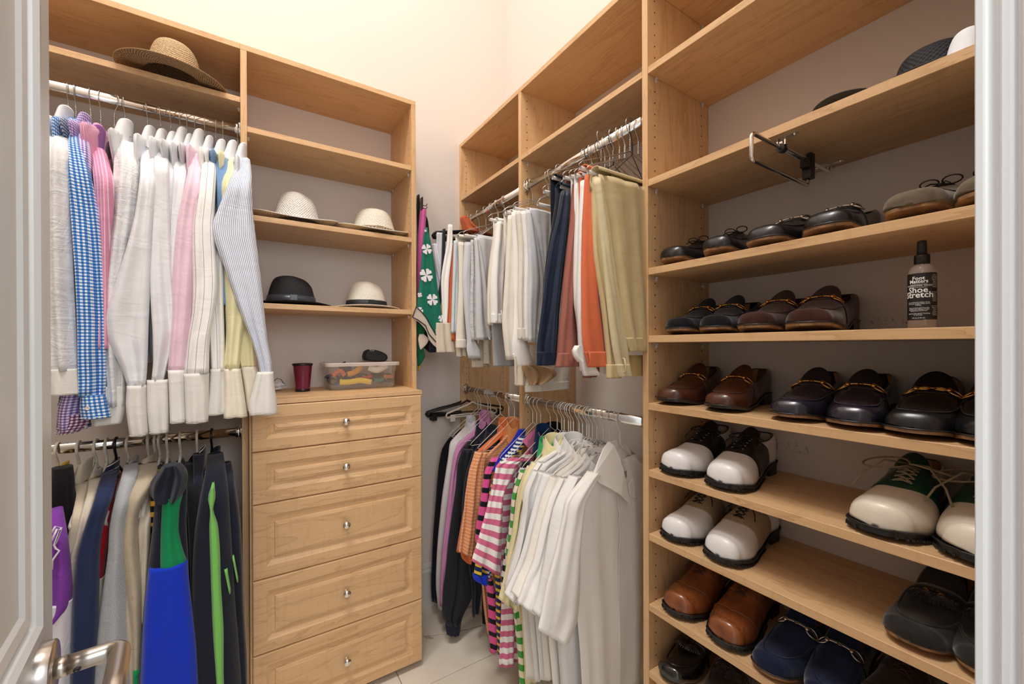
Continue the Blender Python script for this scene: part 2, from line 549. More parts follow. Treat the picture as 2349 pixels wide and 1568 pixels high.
def rod(parent, a, b, name='rod'):
    """oval chrome rail with a cup at each end"""
    a, b = np.array(a, float), np.array(b, float)
    mb = MB(); mb.tube([a, b], 0.0075, 24, flat=2.0, upv=(0, 0, 1))
    r = mb.build(name, M_CHROME, parent)
    d = (b-a)/np.linalg.norm(b-a)
    for p, s in ((a, 1), (b, -1)):
        mb = MB()
        mb.tube([p, p+d*s*0.004], 0.0145, 20, flat=1.9, upv=(0, 0, 1))
        mb.tube([p+d*s*0.003, p+d*s*0.018], 0.0105, 20, flat=1.75, upv=(0, 0, 1))
        mb.ball(p+d*s*0.004+ZV*0.021, 0.0035, 6)
        sub(mb, 'rail_cup', M_CHROME, r)
    return r

# ---- left wall: hanging bay + hat shelves
hLA, hLtop, hL1, hL2, hL3, hL4 = 0.8506, 1.0136, 0.757, 0.4561, 0.1539, -0.1742
xdl, x2i, XL0 = -0.0119, 0.5861, -0.93
hb = thing('hanging_bay', 'tall maple hanging bay with two chrome rails left of the drawers', 'closet unit', (XL0, yL, FZ))
boxo('side_panel', XL0-T, XL0, yL, yB, FZ, hLtop, WZ, hb)
dv = boxo('divider_panel', xdl, xdl+T, yL, yB, FZ, hLtop, WZ, hb)
pin_holes(hb, (yL+0.035, yB-0.045), -0.15, 0.98, xdl+T, ('x', 1))
pin_holes(hb, (yL+0.035, yB-0.045), -1.2, 0.98, xdl, ('x', -1))
boxo('top_board', XL0, xdl, yL, yB, hLtop, hLtop+T, WX, hb)
o = boxo('shelf', XL0, xdl-0.0005, yL, yB, hLA-T, hLA, WX, hb)
shelf_pins(o, [(xdl, yL+0.035, hLA-T-0.006), (xdl, yB-0.045, hLA-T-0.006)], 'x', -1)
RLY = 1.705
RLU, RLL = 0.752, -0.292
rod(hb, (XL0, RLY, RLU), (xdl, RLY, RLU), 'upper_rod'); rod(hb, (XL0, RLY, RLL), (xdl, RLY, RLL), 'lower_rod')

hs = thing('hat_shelves', 'open maple shelves holding the hats above the drawers', 'closet unit', (0.3, yL, hL4))
boxo('side_panel', x2i, x2i+T, yL, yB, FZ, hLtop, WZ, hs)
pin_holes(hs, (yL+0.03, yB-0.045), -0.15, 0.98, x2i, ('x', -1))
boxo('top_board', xdl, x2i+T, yL, yB, hLtop, hLtop+T, WX, hs)
for h in (hL1, hL2, hL3):
    o = boxo('shelf', xdl+T+0.0005, x2i-0.0005, yL, yB, h-T, h, WX, hs)
    shelf_pins(o, [(x2i, yL+0.03, h-T-0.006), (x2i, yB-0.045, h-T-0.006)], 'x', -1)
    shelf_pins(o, [(xdl+T, yL+0.035, h-T-0.006)], 'x', 1)
boxo('counter_board', xdl+T, x2i, yL, yB, hL4-T, hL4, WX, hs)

dc = thing('drawer_chest', 'maple chest of five raised-panel drawers with chrome knobs', 'drawers', (0.3, yD, FZ))
dx0, dx1 = 0.0150, 0.5985
boxo('cabinet_body', xdl+T+0.001, x2i-0.001, yD+0.019, yB-0.004, -1.262, hL4-T-0.0005, WZ, dc)
boxo('side_filler', dx0-0.006, dx0-0.001, yD+0.012, yL-0.001, FZ+0.005, hL4-T-0.001, WZ, dc)
boxo('side_filler', x2i+0.001, dx1+0.004, yD+0.0195, yL-0.0005, -1.262, hL4-T-0.001, WZ, dc)
boxo('top_ledge', dx0-0.006, dx1+0.004, yD+0.004, yL-0.0005, hL4-T-0.0005, hL4-0.004, WX, dc)
boxo('toe_kick', xdl+T+0.01, x2i-0.01, yD+0.09, yD+0.105, FZ, -1.262, WX, dc)
k = 0.8646
ed = [hL4-T-0.002] + [z*yD/1.8508 for z in (-0.4043, -0.6064, -0.8968, -1.1857, -1.4752)]
dp = [(0, 0), (0, 0.0150), (0.0035, 0.0190), (0.040, 0.0190), (0.044, 0.0165), (0.055, 0.0120), (0.064, 0.0120), (0.066, 0.0160), (0.076, 0.0185)]
for i in range(5):
    mb = MB()
    zt_, zb_ = ed[i]-0.0012, ed[i+1]+0.0012
    frame_loft(mb, (dx0, yD+0.019, zb_), (1, 0, 0), (0, 0, 1), (0, -1, 0), dx1-dx0, zt_-zb_, dp)
    d = mb.build('drawer', WX, dc)
    zc = (zt_+zb_)/2
    kp = [(0.0001, 0.0265), (0.007, 0.0260), (0.0125, 0.0225), (0.0140, 0.0185), (0.0125, 0.0150), (0.0065, 0.0115), (0.0055, 0.004), (0.0085, 0.0012), (0.0085, 0.0)]
    mb = MB(); mb.lathe(kp, (dx0+(dx1-dx0)/2, yD+0.0005, zc), 24, axis='y')
    sub(mb, 'knob', M_CHROME, d)

# ---- right wall: double hanging unit (two bays) and shoe shelves
dh = thing('double_hanging_unit', 'maple unit of two hanging bays with upper and lower rails in the corner', 'closet unit', (xR, 1.4, FZ))
hTt, hSt = 1.0586, 0.7781
YP1 = min(Y1, yB-T)-0.0
Y1 = yB-T-0.001
Yp = Y1
boxo('side_panel', xR, xB, Y1, Y1+T, FZ, hTt-T, WZ, dh)
boxo('middle_panel', xR, xB, Y2, Y2+T, FZ, hTt-T, WZ, dh)
pin_holes(dh, (xR+0.03, xB-0.04), -1.2, 1.02, Y1, ('y', -1))
pin_holes(dh, (xR+0.03, xB-0.04), -1.2, 1.02, Y2, ('y', -1))
pin_holes(dh, (xR+0.03, xB-0.04), -1.2, 1.02, Y2+T, ('y', 1))
boxo('top_board', xR, xB, Y3+T, Y1+T, hTt-T, hTt, WY, dh)
for a, b in ((Y2+T, Y1), (Y3+T, Y2)):
    o = boxo('shelf', xR, xB, a+0.0005, b-0.0005, hSt-T, hSt, WY, dh)
    shelf_pins(o, [(xR+0.03, b, hSt-T-0.006), (xB-0.04, b, hSt-T-0.006)], 'y', -1)
RRX = 0.972
RUZ, RDZ = 0.655, -0.222
for z, nm in ((RUZ, 'upper_rod'), (RDZ, 'lower_rod')):
    for a, b in ((Y2+T, Y1), (Y3+T, Y2)):
        rod(dh, (RRX, a, z), (RRX, b, z), nm)

ss = thing('shoe_shelves', 'wide maple shoe shelving with nine adjustable shelves', 'closet unit', (xR, 0.4, FZ))
boxo('side_panel', xR, xB, Y3, Y3+T, FZ, 1.30, WZ, ss)
pin_holes(ss, (xR+0.031, xB-0.040), -1.2, 1.28, Y3, ('y', -1))
pin_holes(ss, (xR+0.031, xB-0.040), -1.2, 1.02, Y3+T, ('y', 1))
boxo('side_panel', xR, xB, 0.0615, 0.0615+T, FZ, 1.30, WZ, ss)
boxo('top_board', xR, xB, 0.0615, Y3+T, 1.30, 1.30+T, WY, ss)
SH = dict(Z=1.02, A=0.7794, B=0.4646, C=0.2170, D=0.0284, E=-0.1602, F=-0.3472, G=-0.5260, H=-0.7231, I=-0.9110, J=-1.105)
for kx, h in SH.items():
    o = boxo('shelf', xR+0.0005, xB, 0.0615+T+0.0005, Y3-0.0005, h-T, h, WY, ss)
    if h > -0.1:
        shelf_pins(o, [(xR+0.031, Y3, h-T-0.006), (xB-0.04, Y3, h-T-0.006)], 'y', -1)
# valet rail under shelf B
vr = thing('valet_rail', 'chrome pull-out valet rail mounted under the upper shelf', 'valet rail', (1.05, 0.42, SH['B']-T))
zb = SH['B']-T
P = lambda u, v, y=0.425: un(u, v, 'y', y)
f1, f2 = un(1800, 302, 'z', zb), un(1892, 360, 'z', zb)
yv = 0.425
mb = MB()
mb.box(0.962, 1.215, yv-0.004, yv+0.004, zb-0.020, zb-0.009)
mb.build('track', M_CHROME, vr, bevel=0.001)
for x in (0.968, 1.205):
    mb = MB()
    mb.box(x-0.006, x+0.006, yv-0.030, yv+0.030, zb-0.0025, zb-0.0001)
    mb.box(x-0.005, x+0.005, yv-0.009, yv-0.006, zb-0.018, zb-0.002)
    mb.box(x-0.005, x+0.005, yv+0.006, yv+0.009, zb-0.018, zb-0.002)
    for s in (-1, 1): mb.ball((x, yv+s*0.024, zb-0.003), 0.0028, 6)
    mb.build('bracket', M_CHROME, vr)
mb = MB()
xa, xb_, za, zc = 0.842, 1.092, zb-0.024, zb-0.078
pp = [(xb_, zb-0.024), (0.97, zb-0.024), (xa+0.012, za)]
for k in range(5):
    a = math.pi/2+k/4*math.pi/2
    pp.append((xa+0.010+0.010*math.cos(a), za-0.010+0.010*math.sin(a)))
for k in range(5):
    a = math.pi+k/4*math.pi/2
    pp.append((xa+0.010+0.010*math.cos(a), zc+0.010+0.010*math.sin(a)))
for k in range(5):
    a = 1.5*math.pi+k/4*math.pi/2
    pp.append((xb_-0.008+0.008*math.cos(a), zc+0.008+0.008*math.sin(a)))
pp.append((xb_, zb-0.05))
mb.tube([(x, yv, z) for x, z in pp], 0.0040, 12, upv=(0, 1, 0))
mb.build('rail_loop', M_CHROME, vr)
mb = MB(); mb.box(xb_-0.006, xb_+0.012, yv-0.010, yv+0.010, zb-0.062, zb-0.004); mb.box(xb_-0.022, xb_-0.006, yv-0.008, yv+0.008, zb-0.040, zb-0.022)
mb.build('end_block', M_BLACKP, vr, bevel=0.0015)
mb = MB(); mb.tube([(0.958, yv, zb-0.024), (0.974, yv, zb-0.024)], 0.0085, 16)
mb.build('collar', M_BLACKP, vr)
# ================================================================ cloth
def crom(pts, m):
    """smooth resampling of a list of n-d rows to m rows"""
    P = np.asarray(pts, float); n = len(P)
    if n == 1: return np.repeat(P, m, 0)
    d = np.r_[0, np.cumsum(np.maximum(1e-4, np.linalg.norm(np.diff(P[:, :6], axis=0), axis=1)))]
    t = np.linspace(0, d[-1], m)
    g = np.gradient(P, d, axis=0) if n > 2 else np.repeat((P[1:]-P[:1])/(d[1]), 2, 0)
    out = np.zeros((m, P.shape[1]))
    for i, x in enumerate(t):
        k = min(n-2, max(0, np.searchsorted(d, x, 'right')-1))
        h = d[k+1]-d[k]; s = (x-d[k])/h
        a = 2*s**3-3*s**2+1; b = s**3-2*s**2+s; c = -2*s**3+3*s**2; e = s**3-s**2
        out[i] = a*P[k]+b*h*g[k]*0.8+c*P[k+1]+e*h*g[k+1]*0.8
    return out

RNG = random.Random(5)
def cloth(name, rows, n, D, mat, parent, A=0.006, lam=0.05, nr=44, nc=26, seed=None, local=False, u0=None, bulge=1.0, vtop=0.0, grow=0.5, mb=None):
    """rows: [(PL, PR)] 3-d edge points from top to bottom; n: unit vector into the closet; D: thickness"""
    rg = random.Random(seed if seed is not None else RNG.random())
    R = crom([np.r_[a, b] for a, b in rows], nr)
    L, Rt = R[:, :3], R[:, 3:6]
    n = np.array(n, float)
    hw = np.linalg.norm(Rt-L, axis=1)/2
    mid = (L+Rt)/2
    Vc = np.r_[0, np.cumsum(np.linalg.norm(np.diff(mid, axis=0), axis=1))]+vtop
    W0 = max(0.012, float(np.mean(hw)))
    ph = [rg.uniform(0, 6.28) for _ in range(6)]
    lam1, lam2, lam3 = lam*rg.uniform(.85, 1.2), lam*0.47*rg.uniform(.85, 1.2), lam*2.3
    cs = -np.cos(np.linspace(0, math.pi, nc+1))
    cs = np.sign(cs)*np.abs(cs)**0.9
    c_all = np.r_[cs, cs[::-1][1:-1]]
    side = np.r_[-np.ones(nc+1), np.ones(nc-1)]
    off = rg.uniform(0, 1) if u0 is None else u0
    Pg = np.zeros((nr, len(c_all), 3)); UVg = np.zeros((nr, len(c_all), 2))
    for i in range(nr):
        f = i/(nr-1)
        amp = A*(1-grow+grow*f)*min(1.0, hw[i]/0.02)
        x = c_all*W0
        dr1 = 0.5*math.sin(Vc[i]*5.0+ph[3]); dr2 = 0.9*math.sin(Vc[i]*3.1+ph[4])
        w = 1.5-2.6*np.abs(np.sin(math.pi*x/lam1+ph[0]+dr1))**0.8+0.6*np.sin(2*math.pi*x/lam2+ph[1]+dr2)+0.5*np.sin(2*math.pi*x/lam3+ph[2]-dr1)
        w = w+0.5*np.abs(np.sin(Vc[i]*21+ph[5]+x*34+1.2*math.sin(Vc[i]*7)))*np.sin(Vc[i]*9+ph[1]+x*12)
        th = D/2*(1-np.abs(c_all)**3.5)**0.6*bulge
        dd = side*th+amp*w*np.sqrt(np.maximum(0, 1-np.abs(c_all)**4)*0.85+0.15)
        Pg[i] = mid[i]+np.outer(c_all, (Rt[i]-L[i])/2)+np.outer(dd, n)
        UVg[i, :, 0] = off+c_all*(0.35*W0+0.65*hw[i])+np.where(side > 0, 0.5, 0)
        UVg[i, :, 1] = Vc[i]
    own = mb is None
    if own: mb = MB()
    b = mb.n
    mb.grid(Pg, True, False, 0, UVg)
    m = len(c_all)
    for row, rev in ((0, True), (nr-1, False)):
        ii = [b+row*m+j for j in range(m)]
        # hem closed a little inside, so an open cuff reads as hollow
        q = Pg[row].mean(0)+np.array([0, 0, -0.004 if rev else 0.006])
        mb.add([q], [], 0, True, [tuple(UVg[row].mean(0))])
        ci = mb.n-1
        for j in range(m):
            a_, b_ = ii[j], ii[(j+1) % m]
            mb.f.append([a_, b_, ci]); mb.m.append(0); mb.sm.append(True)
    if own: return mb.build(name, mat, parent, local=local)

def prow(v, uL, uR, ax, val):
    """a level row of cloth on a real plane, seen between two pixel columns"""
    if uR is None:
        a = un(uL, v, ax, val); return a, None
    um = (uL+uR)/2
    z = un(um, v, ax, val)[2]
    a, b = un(uL, v, ax, val), un(uR, v, ax, val)
    a[2] = z; b[2] = z
    return a, b

NY = np.array([0, 1.0, 0]); NX = np.array([1.0, 0, 0])

# ================================================================ hangers
def hook_pts(R=0.019, stem=0.05, n=12):
    pts = []
    for k in range(n+1):
        a = math.radians(205-(205+25)*k/n)
        pts.append((R*math.cos(a), R*math.sin(a)-0.003))
    pts += [(R*0.72, -0.021), (0.004, -0.033), (0.0, -0.045), (0, -stem-0.002)]
    return pts
HANG = {}
def hanger(kind, mat, axis, pos, label, cat='hanger', group=None, rz=0.0, half=0.205):
    """axis 'y': shoulders run along y (left wall); 'x': shoulders run along x (right wall)"""
    key = (kind, mat.name, axis)
    if key in HANG:
        o = copy_tree(HANG[key])
        o.location = pos; o.rotation_euler = (0, 0, rz)
        tag(o, label, cat)
        if group: o['group'] = group
        elif 'group' in o: del o['group']
        return o
    if kind == 'wire': half = 0.15 if axis == 'y' else 0.155
    def P3(p, z, off=0): return np.array((off, p, z)) if axis == 'y' else np.array((p, off, z))
    mb = MB()
    sgn = -1
    nm = {'wire': 'wire_hanger', 'trouser': 'trouser_hanger', 'plastic': 'plastic_hanger', 'clip': 'skirt_hanger'}[kind]
    t = thing(nm, label, cat, pos, rz, group)
    if kind in ('wire', 'trouser'):
        r = 0.00125
        up = (1, 0, 0) if axis == 'y' else (0, 1, 0)
        mb.tube([P3(sgn*p, z) for p, z in hook_pts()], r, 6, upv=up)
        mb.build('hook', mat, t, local=True)
        mb = MB()
        for s in (0, math.pi):       # the twisted neck
            mb.tube([P3(0.0016*math.cos(s+k*0.9), -0.046-k*0.0013, 0.0016*math.sin(s+k*0.9)) for k in range(30)], r*0.9, 5)
        if kind == 'wire':
            w = [(0, -0.085), (0.030, -0.098), (half-0.01, -0.165), (half, -0.172), (half-0.01, -0.178), (0, -0.178)]
            if axis == 'x': w = [(0, -0.085), (0.026, -0.104), (half-0.01, -0.196), (half, -0.206), (half-0.01, -0.210), (0, -0.210)]
            full = w+[(-p, z) for p, z in w[::-1][1:]]
            mb.tube([P3(p, z) for p, z in full], r, 6, upv=up)
        else:
            w = [(-half+0.004, -0.178), (-half-0.001, -0.172), (-half+0.012, -0.160), (-0.03, -0.098), (0, -0.085), (0.03, -0.098), (half-0.012, -0.160), (half+0.001, -0.172), (half-0.004, -0.178)]
            mb.tube([P3(p, z) for p, z in w], r, 6, upv=up)
        mb.build('shoulder_wire', mat, t, local=True)
        if kind == 'trouser':
            mb = MB()
            for ra, a, b in ((0.0058, -half+0.004, half-0.004),):
                a3, b3 = P3(a, -0.181), P3(b, -0.181)
                mb.tube([a3, b3], ra, 14, cap=False); mb.tube([a3, b3], ra-0.0012, 14, cap=False)
            mb.build('card_tube', M_CARD, t, local=True)
    elif kind == 'plastic':
        r = 0.0042
        mb.tube([P3(sgn*p*1.15, z) for p, z in hook_pts(0.0205)], 0.0036, 10)
        mb.build('hook', mat, t, local=True)
        mb = MB()
        w = [(0, -0.052), (0.012, -0.066), (0.05, -0.085), (half-0.02, -0.150), (half, -0.166), (half-0.008, -0.182), (half-0.03, -0.186), (0, -0.186)]
        full = w+[(-p, z) for p, z in w[::-1][1:]]
        mb.tube([P3(p, z) for p, z in full], r, 10)
        mb.build('frame', mat, t, local=True)
    elif kind == 'clip':
        mb.tube([P3(sgn*p, z) for p, z in hook_pts()], 0.0016, 6)
        mb.build('hook', M_WIRE, t, local=True)
        mb = MB()
        w = [(-half, -0.105), (-half-0.005, -0.115), (-half, -0.126), (half, -0.126), (half+0.005, -0.115), (half, -0.105), (0.03, -0.072), (0, -0.058), (-0.03, -0.072)]
        mb.tube([P3(p, z) for p, z in w], 0.0048, 8, closed=True)
        mb.tube([P3(-half+0.02, -0.116), P3(half-0.02, -0.116)], 0.003, 8)
        mb.build('frame', mat, t, local=True)
        for s in (-1, 1):
            mb = MB(); c = P3(s*(half-0.03), -0.128)
            mb.box(c[0]-0.013, c[0]+0.013, c[1]-0.006, c[1]+0.006, c[2]-0.02, c[2]+0.012)
            mb.build('clip', mat, t, local=True, bevel=0.002)
    HANG[key] = t
    return t

def collar_ring(name, C, a, b, h, mat, parent, lean=0.0, flare=1.25, local=False, open_dir=None, tip=0.0):
    """a folded-over shirt collar: stand inside, leaf falling outside"""
    prof = [(0.84, -0.5), (0.80, 0.25), (0.81, 0.47), (0.83, 0.5), (0.86, 0.46), (0.97, 0.1), (flare*0.93, -0.35), (flare, -0.5), (flare-0.03, -0.5), (1.0, -0.05)]
    n = 36; P = []; UV = []
    for r, z in prof:
        ringp = []
        for k in range(n):
            t = k*2*math.pi/n
            hh = h
            if open_dir is not None:
                cd = math.cos(t-open_dir)
                hh = h*(1-0.25*cd)
                zz = z*hh-max(0, cd)**3*h*0.3
                if z < 0 and r > 1: zz -= tip*max(0, cd)**4
            else: zz = z*hh
            ringp.append((C[0]+a*r*math.cos(t)+lean*z*h, C[1]+b*r*math.sin(t), C[2]+zz))
            UV.append((t*0.03, z*h))
        P.append(ringp)
    mb = MB(); mb.grid(np.array(P), True, False, 0, UV)
    return mb.build(name, mat, parent, local=local)

def button(c, nrm, mat, parent, r=0.0048, local=False):
    c = np.array(c, float); nrm = np.array(nrm, float); nrm /= np.linalg.norm(nrm)
    A = np.cross(nrm, ZV); A /= np.linalg.norm(A)+1e-9; B = np.cross(nrm, A)
    mb = MB()
    mb.grid(np.array([ring(c, q, 14, A, B, d, nrm) for q, d in ((r, 0), (r, 0.0016), (r*0.72, 0.0022), (r*0.65, 0.0014), (0.0001, 0.0014))]), True)
    return mb.build('button', mat, parent, local=local)

# ---------------------------------------------------------------- cloths
WHITE = fab('white_cotton', rgb(230, 231, 233))
WHITE2 = fab('white_linen', rgb(228, 228, 228), wr=0.5, wscale=11)
CUFFW = fab('white_cuff_cotton', rgb(230, 227, 221), wr=0.25)
CREAM = fab('cream_cotton', rgb(236, 228, 208))
BLUEG = fab('blue_gingham', rgb(60, 120, 190), 'g', [rgb(246, 247, 250), rgb(96, 150, 212), rgb(30, 92, 168)], 0.0085)
NAVYG = fab('navy_gingham', rgb(60, 80, 120), 'g', [rgb(235, 236, 240), rgb(110, 130, 160), rgb(40, 58, 98)], 0.0085)
LAVG = fab('lavender_gingham', rgb(160, 140, 200), 'g', [rgb(238, 234, 246), rgb(168, 150, 206), rgb(110, 84, 160)], 0.007)
PURG = fab('purple_gingham', rgb(110, 60, 100), 'g', [rgb(236, 228, 236), rgb(150, 108, 146), rgb(92, 44, 84)], 0.008)
PINKS = fab('pink_stripe_cotton', rgb(220, 120, 160), 'v', [(0, rgb(224, 146, 180)), (0.76, rgb(242, 212, 224))], 0.0065)
PINKC = fab('pink_cotton', rgb(238, 206, 220))
STRIPW = fab('white_cotton_thin_stripe', rgb(240, 238, 234), 'v', [(0, rgb(240, 238, 234)), (0.945, rgb(120, 118, 124))], 0.018)
BLUEC = fab('chambray_blue', rgb(112, 146, 190), heather=0.3)
YELC = fab('pale_yellow_cotton', rgb(238, 230, 184))
BSTR = fab('blue_hairline_stripe', rgb(220, 226, 236), 'v', [(0, rgb(236, 238, 242)), (0.58, rgb(150, 162, 190))], 0.0042)
NAVY = fab('navy_fleece', rgb(22, 38, 78), heather=0.5)
NAVYD = fab('dark_navy_fleece', rgb(20, 24, 40), heather=0.25)
BLACKF = fab('black_fleece', rgb(20, 20, 24))
GREYH = fab('grey_heather_fleece', rgb(168, 172, 176), heather=0.9)
BEIGEF = fab('beige_fleece', rgb(186, 172, 148), heather=0.6)
CREAMF = fab('cream_fleece', rgb(212, 200, 178), heather=0.3)
REDF = fab('red_knit', rgb(190, 18, 34))
PURP = fab('purple_jersey', rgb(130, 62, 168))
MESHW = fab('white_mesh', rgb(226, 224, 232), heather=0.15)
GREEN = fab('green_fleece', rgb(12, 140, 84))
ROYAL = fab('royal_blue_fleece', rgb(16, 54, 196))
LIME = fab('lime_knit', rgb(124, 196, 96))
YELLK = fab('yellow_knit', rgb(226, 184, 40))

HOOKS = []
def wpx(u, v, w, h, y):
    a, b = un(u-w/2, v, 'y', y), un(u+w/2, v, 'y', y)
    return abs(b[0]-a[0]), abs(un(u, v-h/2, 'y', y)[2]-un(u, v+h/2, 'y', y)[2])
def left_garment(name, label, cat, hook_u, rows, mat, yp=1.50, rz=RLU, collar=None, cuff=None, cuffmat=None, D=0.044, A=0.0085, lam=0.042,
                 htype='wire', hmat=None, hlabel=None, torso=True, tmat=None, tz=None, buttons=False, extra=None, y0=1.655, neckrow=True, tback=1.90, hoff=0.0):
    hp = un(hook_u, 250, 'y', RLY)
    hx = hp[0]
    v0 = rows[0][0]
    t = thing(name, label, cat, (hx, RLY, rz-0.10))
    RW = []
    for v, a, b in rows:
        k = max(0.0, 1-(v-v0)/50.0)
        y = yp+(y0-yp)*k
        RW.append(prow(v, a, b, 'y', y))
    cloth('sleeve', RW, NY, D, mat, t, A=A, lam=lam)
    zs = RW[0][0][2]
    ys = RW[0][0][1]
    if torso:
        zb_ = tz if tz is not None else RW[-1][0][2]+0.06
        def tw(z, yf, yb): return (np.array((hx, yf, z)), np.array((hx, yb, z)))
        ztop = rz-0.098
        trows = [tw(ztop, RLY-0.045, RLY+0.045), tw(ztop-0.02, RLY-0.07, RLY+0.07), tw(ztop-0.07, RLY-0.185, RLY+0.185), tw(ztop-0.12, yp+0.035, tback), tw((ztop+zb_)/2, yp+0.045, tback), tw(zb_, yp+0.04, tback)]
        cloth('body', trows, NX, 0.022, tmat or mat, t, A=0.004, nr=24, nc=16)
    if collar:
        u, vt, w, h, cm = collar
        c = un(u, vt+h/2, 'y', RLY-0.03)
        wm, hh = wpx(u, vt+h/2, w, h, RLY-0.03)
        collar_ring('collar', c, wm/2/1.15, 0.050, hh*1.02, cm, t, open_dir=math.pi, flare=1.30, lean=0.16, tip=0.014)
    if cuff:
        crows = [prow(v, a, b, 'y', yp-0.003) for v, a, b in cuff]
        c = cloth('cuff', crows, NY, D+0.002, cuffmat, t, A=0.004, lam=0.06, nr=14)
        mb = MB(); mb.tube([np.array((p[0], yp-D/2-0.006, p[2]+0.005)) for p in (crows[-1][0]*.94+crows[-1][1]*.06, (crows[-1][0]+crows[-1][1])/2, crows[-1][1]*.94+crows[-1][0]*.06)], 0.0008, 5)
        mb.build('hem_stitch', cuffmat, t)
        if buttons:
            q = un(*buttons, 'y', yp-D/2-0.008)
            button(q, (0, -1, 0), M_WHITEP, t)
    hl = hlabel
    if hl:
        kind = htype
        hanger(kind, hmat or M_WIRE, 'y', (hx, RLY, rz+0.0), hl, rz=RNG.uniform(-0.06, 0.06))
    return t

LG = left_garment
# far left to right on the upper rail
LG('dress_shirt', 'white dress shirt at the left end of the upper rail beside the door', 'shirt', 157,
   [(300, 96, 160), (345, 92, 165), (520, 92, 166), (700, 92, 172), (800, 92, 178), (850, 96, 182)], WHITE2, 1.49,
   collar=(142, 256, 44, 74, WHITE), cuff=[(846, 92, 182), (875, 92, 185), (905, 94, 188)], cuffmat=CUFFW,
   hlabel='wire hanger with the leftmost white dress shirt, nearest the door', lam=0.04)
LG('dress_shirt', 'bright blue and white gingham shirt with one buttoned cuff', 'shirt', 174,
   [(300, 166, 182), (340, 160, 192), (400, 160, 209), (500, 164, 230), (600, 172, 237), (700, 178, 241), (800, 181, 243), (880, 183, 243), (908, 184, 241)], BLUEG, 1.495,
   collar=(176, 285, 26, 60, BLUEG), cuff=[(905, 185, 241), (930, 184, 248), (958, 186, 255)], cuffmat=BLUEG, buttons=(201, 936),
   hlabel='wire hanger with the blue gingham shirt')
LG('dress_shirt', 'navy gingham shirt whose cuff pokes out below the blue gingham one', 'shirt', 190,
   [(330, 178, 192), (500, 170, 210), (700, 165, 215), (860, 150, 210), (920, 134, 200), (972, 140, 208)], NAVYG, 1.545,
   cuff=[(922, 133, 198), (950, 136, 205), (980, 140, 210)], cuffmat=NAVYG, hlabel=None)
LG('dress_shirt', 'lavender gingham shirt with pink lining behind the blue gingham shirt', 'shirt', 208,
   [(300, 180, 196), (350, 182, 208), (420, 186, 212), (500, 190, 220), (700, 190, 225), (860, 160, 220), (940, 132, 208), (985, 133, 200)], LAVG, 1.53,
   collar=(188, 272, 34, 62, LAVG), cuff=[(948, 131, 210), (970, 130, 206), (992, 130, 180)], cuffmat=PURG, hlabel='wire hanger with the lavender gingham shirt')
LG('dress_shirt', 'rose pink striped shirt with purple inner collar', 'shirt', 231,
   [(345, 206, 244), (380, 212, 254), (420, 215, 263), (470, 220, 262), (550, 230, 254), (640, 236, 250), (800, 225, 255)], PINKS, 1.505,
   collar=(219, 300, 40, 66, fab('purple_stripe', rgb(140, 80, 150), 'v', [(0, rgb(136, 74, 146)), (0.7, rgb(170, 110, 172))], 0.006)), hlabel='wire hanger with the rose pink striped shirt')
LG('dress_shirt', 'white linen shirt with wide collar and crinkled sleeve', 'shirt', 287,
   [(330, 266, 318), (370, 262, 322), (430, 258, 318), (500, 250, 312), (560, 243, 302), (650, 232, 290), (760, 230, 290), (870, 242, 290), (930, 246, 290)], WHITE2, 1.53,
   collar=(280, 285, 52, 62, WHITE), cuff=[(885, 222, 288), (930, 212, 290), (972, 213, 280)], cuffmat=CUFFW, hlabel='wire hanger with the crinkled white linen shirt', A=0.008, lam=0.035)
hanger('wire', M_WIRE, 'y', tuple(np.array(un(262, 240, 'y', RLY))*np.array([1, 1, 0])+np.array([0, 0, RLU])), 'empty wire hanger turned askew behind the wide white linen collar', rz=0.75)
LG('dress_shirt', 'white shirt whose broad sleeve bulges out at the elbow, left of the narrow one', 'shirt', 339,
   [(340, 322, 356), (370, 322, 362), (420, 320, 361), (500, 309, 353), (560, 294, 350), (650, 266, 346), (735, 240, 342), (770, 243, 341), (850, 281, 338), (885, 292, 335)], WHITE, 1.50,
   collar=(338, 300, 38, 54, WHITE), cuff=[(883, 291, 336), (930, 289, 337), (998, 298, 341)], cuffmat=CUFFW, hlabel='wire hanger with the broad-sleeved white shirt', lam=0.07, A=0.007)
LG('dress_shirt', 'white shirt with a folded sleeve ending in a square white cuff', 'shirt', 369,
   [(350, 353, 386), (400, 354, 388), (450, 353, 388), (550, 349, 391), (650, 345, 396), (720, 348, 401), (765, 351, 402), (830, 352, 386), (872, 348, 376)], WHITE, 1.505,
   collar=(366, 307, 36, 52, WHITE), cuff=[(870, 337, 386), (930, 337, 388), (992, 343, 387)], cuffmat=CUFFW, hlabel='wire hanger with the square-cuffed white shirt', A=0.007)
LG('dress_shirt', 'plain white shirt squeezed in left of the pale pink shirt', 'shirt', 392,
   [(355, 374, 402), (420, 372, 404), (500, 376, 404), (650, 380, 405), (760, 385, 402), (850, 380, 400)], WHITE2, 1.535,
   collar=(391, 313, 34, 50, WHITE), hlabel='wire hanger with the squeezed white shirt')
LG('dress_shirt', 'white shirt with a tall collar directly left of the pale pink shirt', 'shirt', 413,
   [(352, 398, 428), (420, 396, 428), (500, 390, 420), (600, 388, 410), (700, 386, 405), (800, 388, 404)], WHITE, 1.52,
   collar=(411, 303, 36, 54, WHITE), hlabel='wire hanger with the tall-collared white shirt')
LG('dress_shirt', 'white shirt with a blue inner collar behind the pale pink shirt', 'shirt', 429,
   [(365, 420, 440), (450, 412, 436), (600, 405, 430), (800, 400, 425)], WHITE2, 1.54,
   collar=(430, 318, 26, 46, WHITE), hlabel='wire hanger with the blue-lined white shirt')
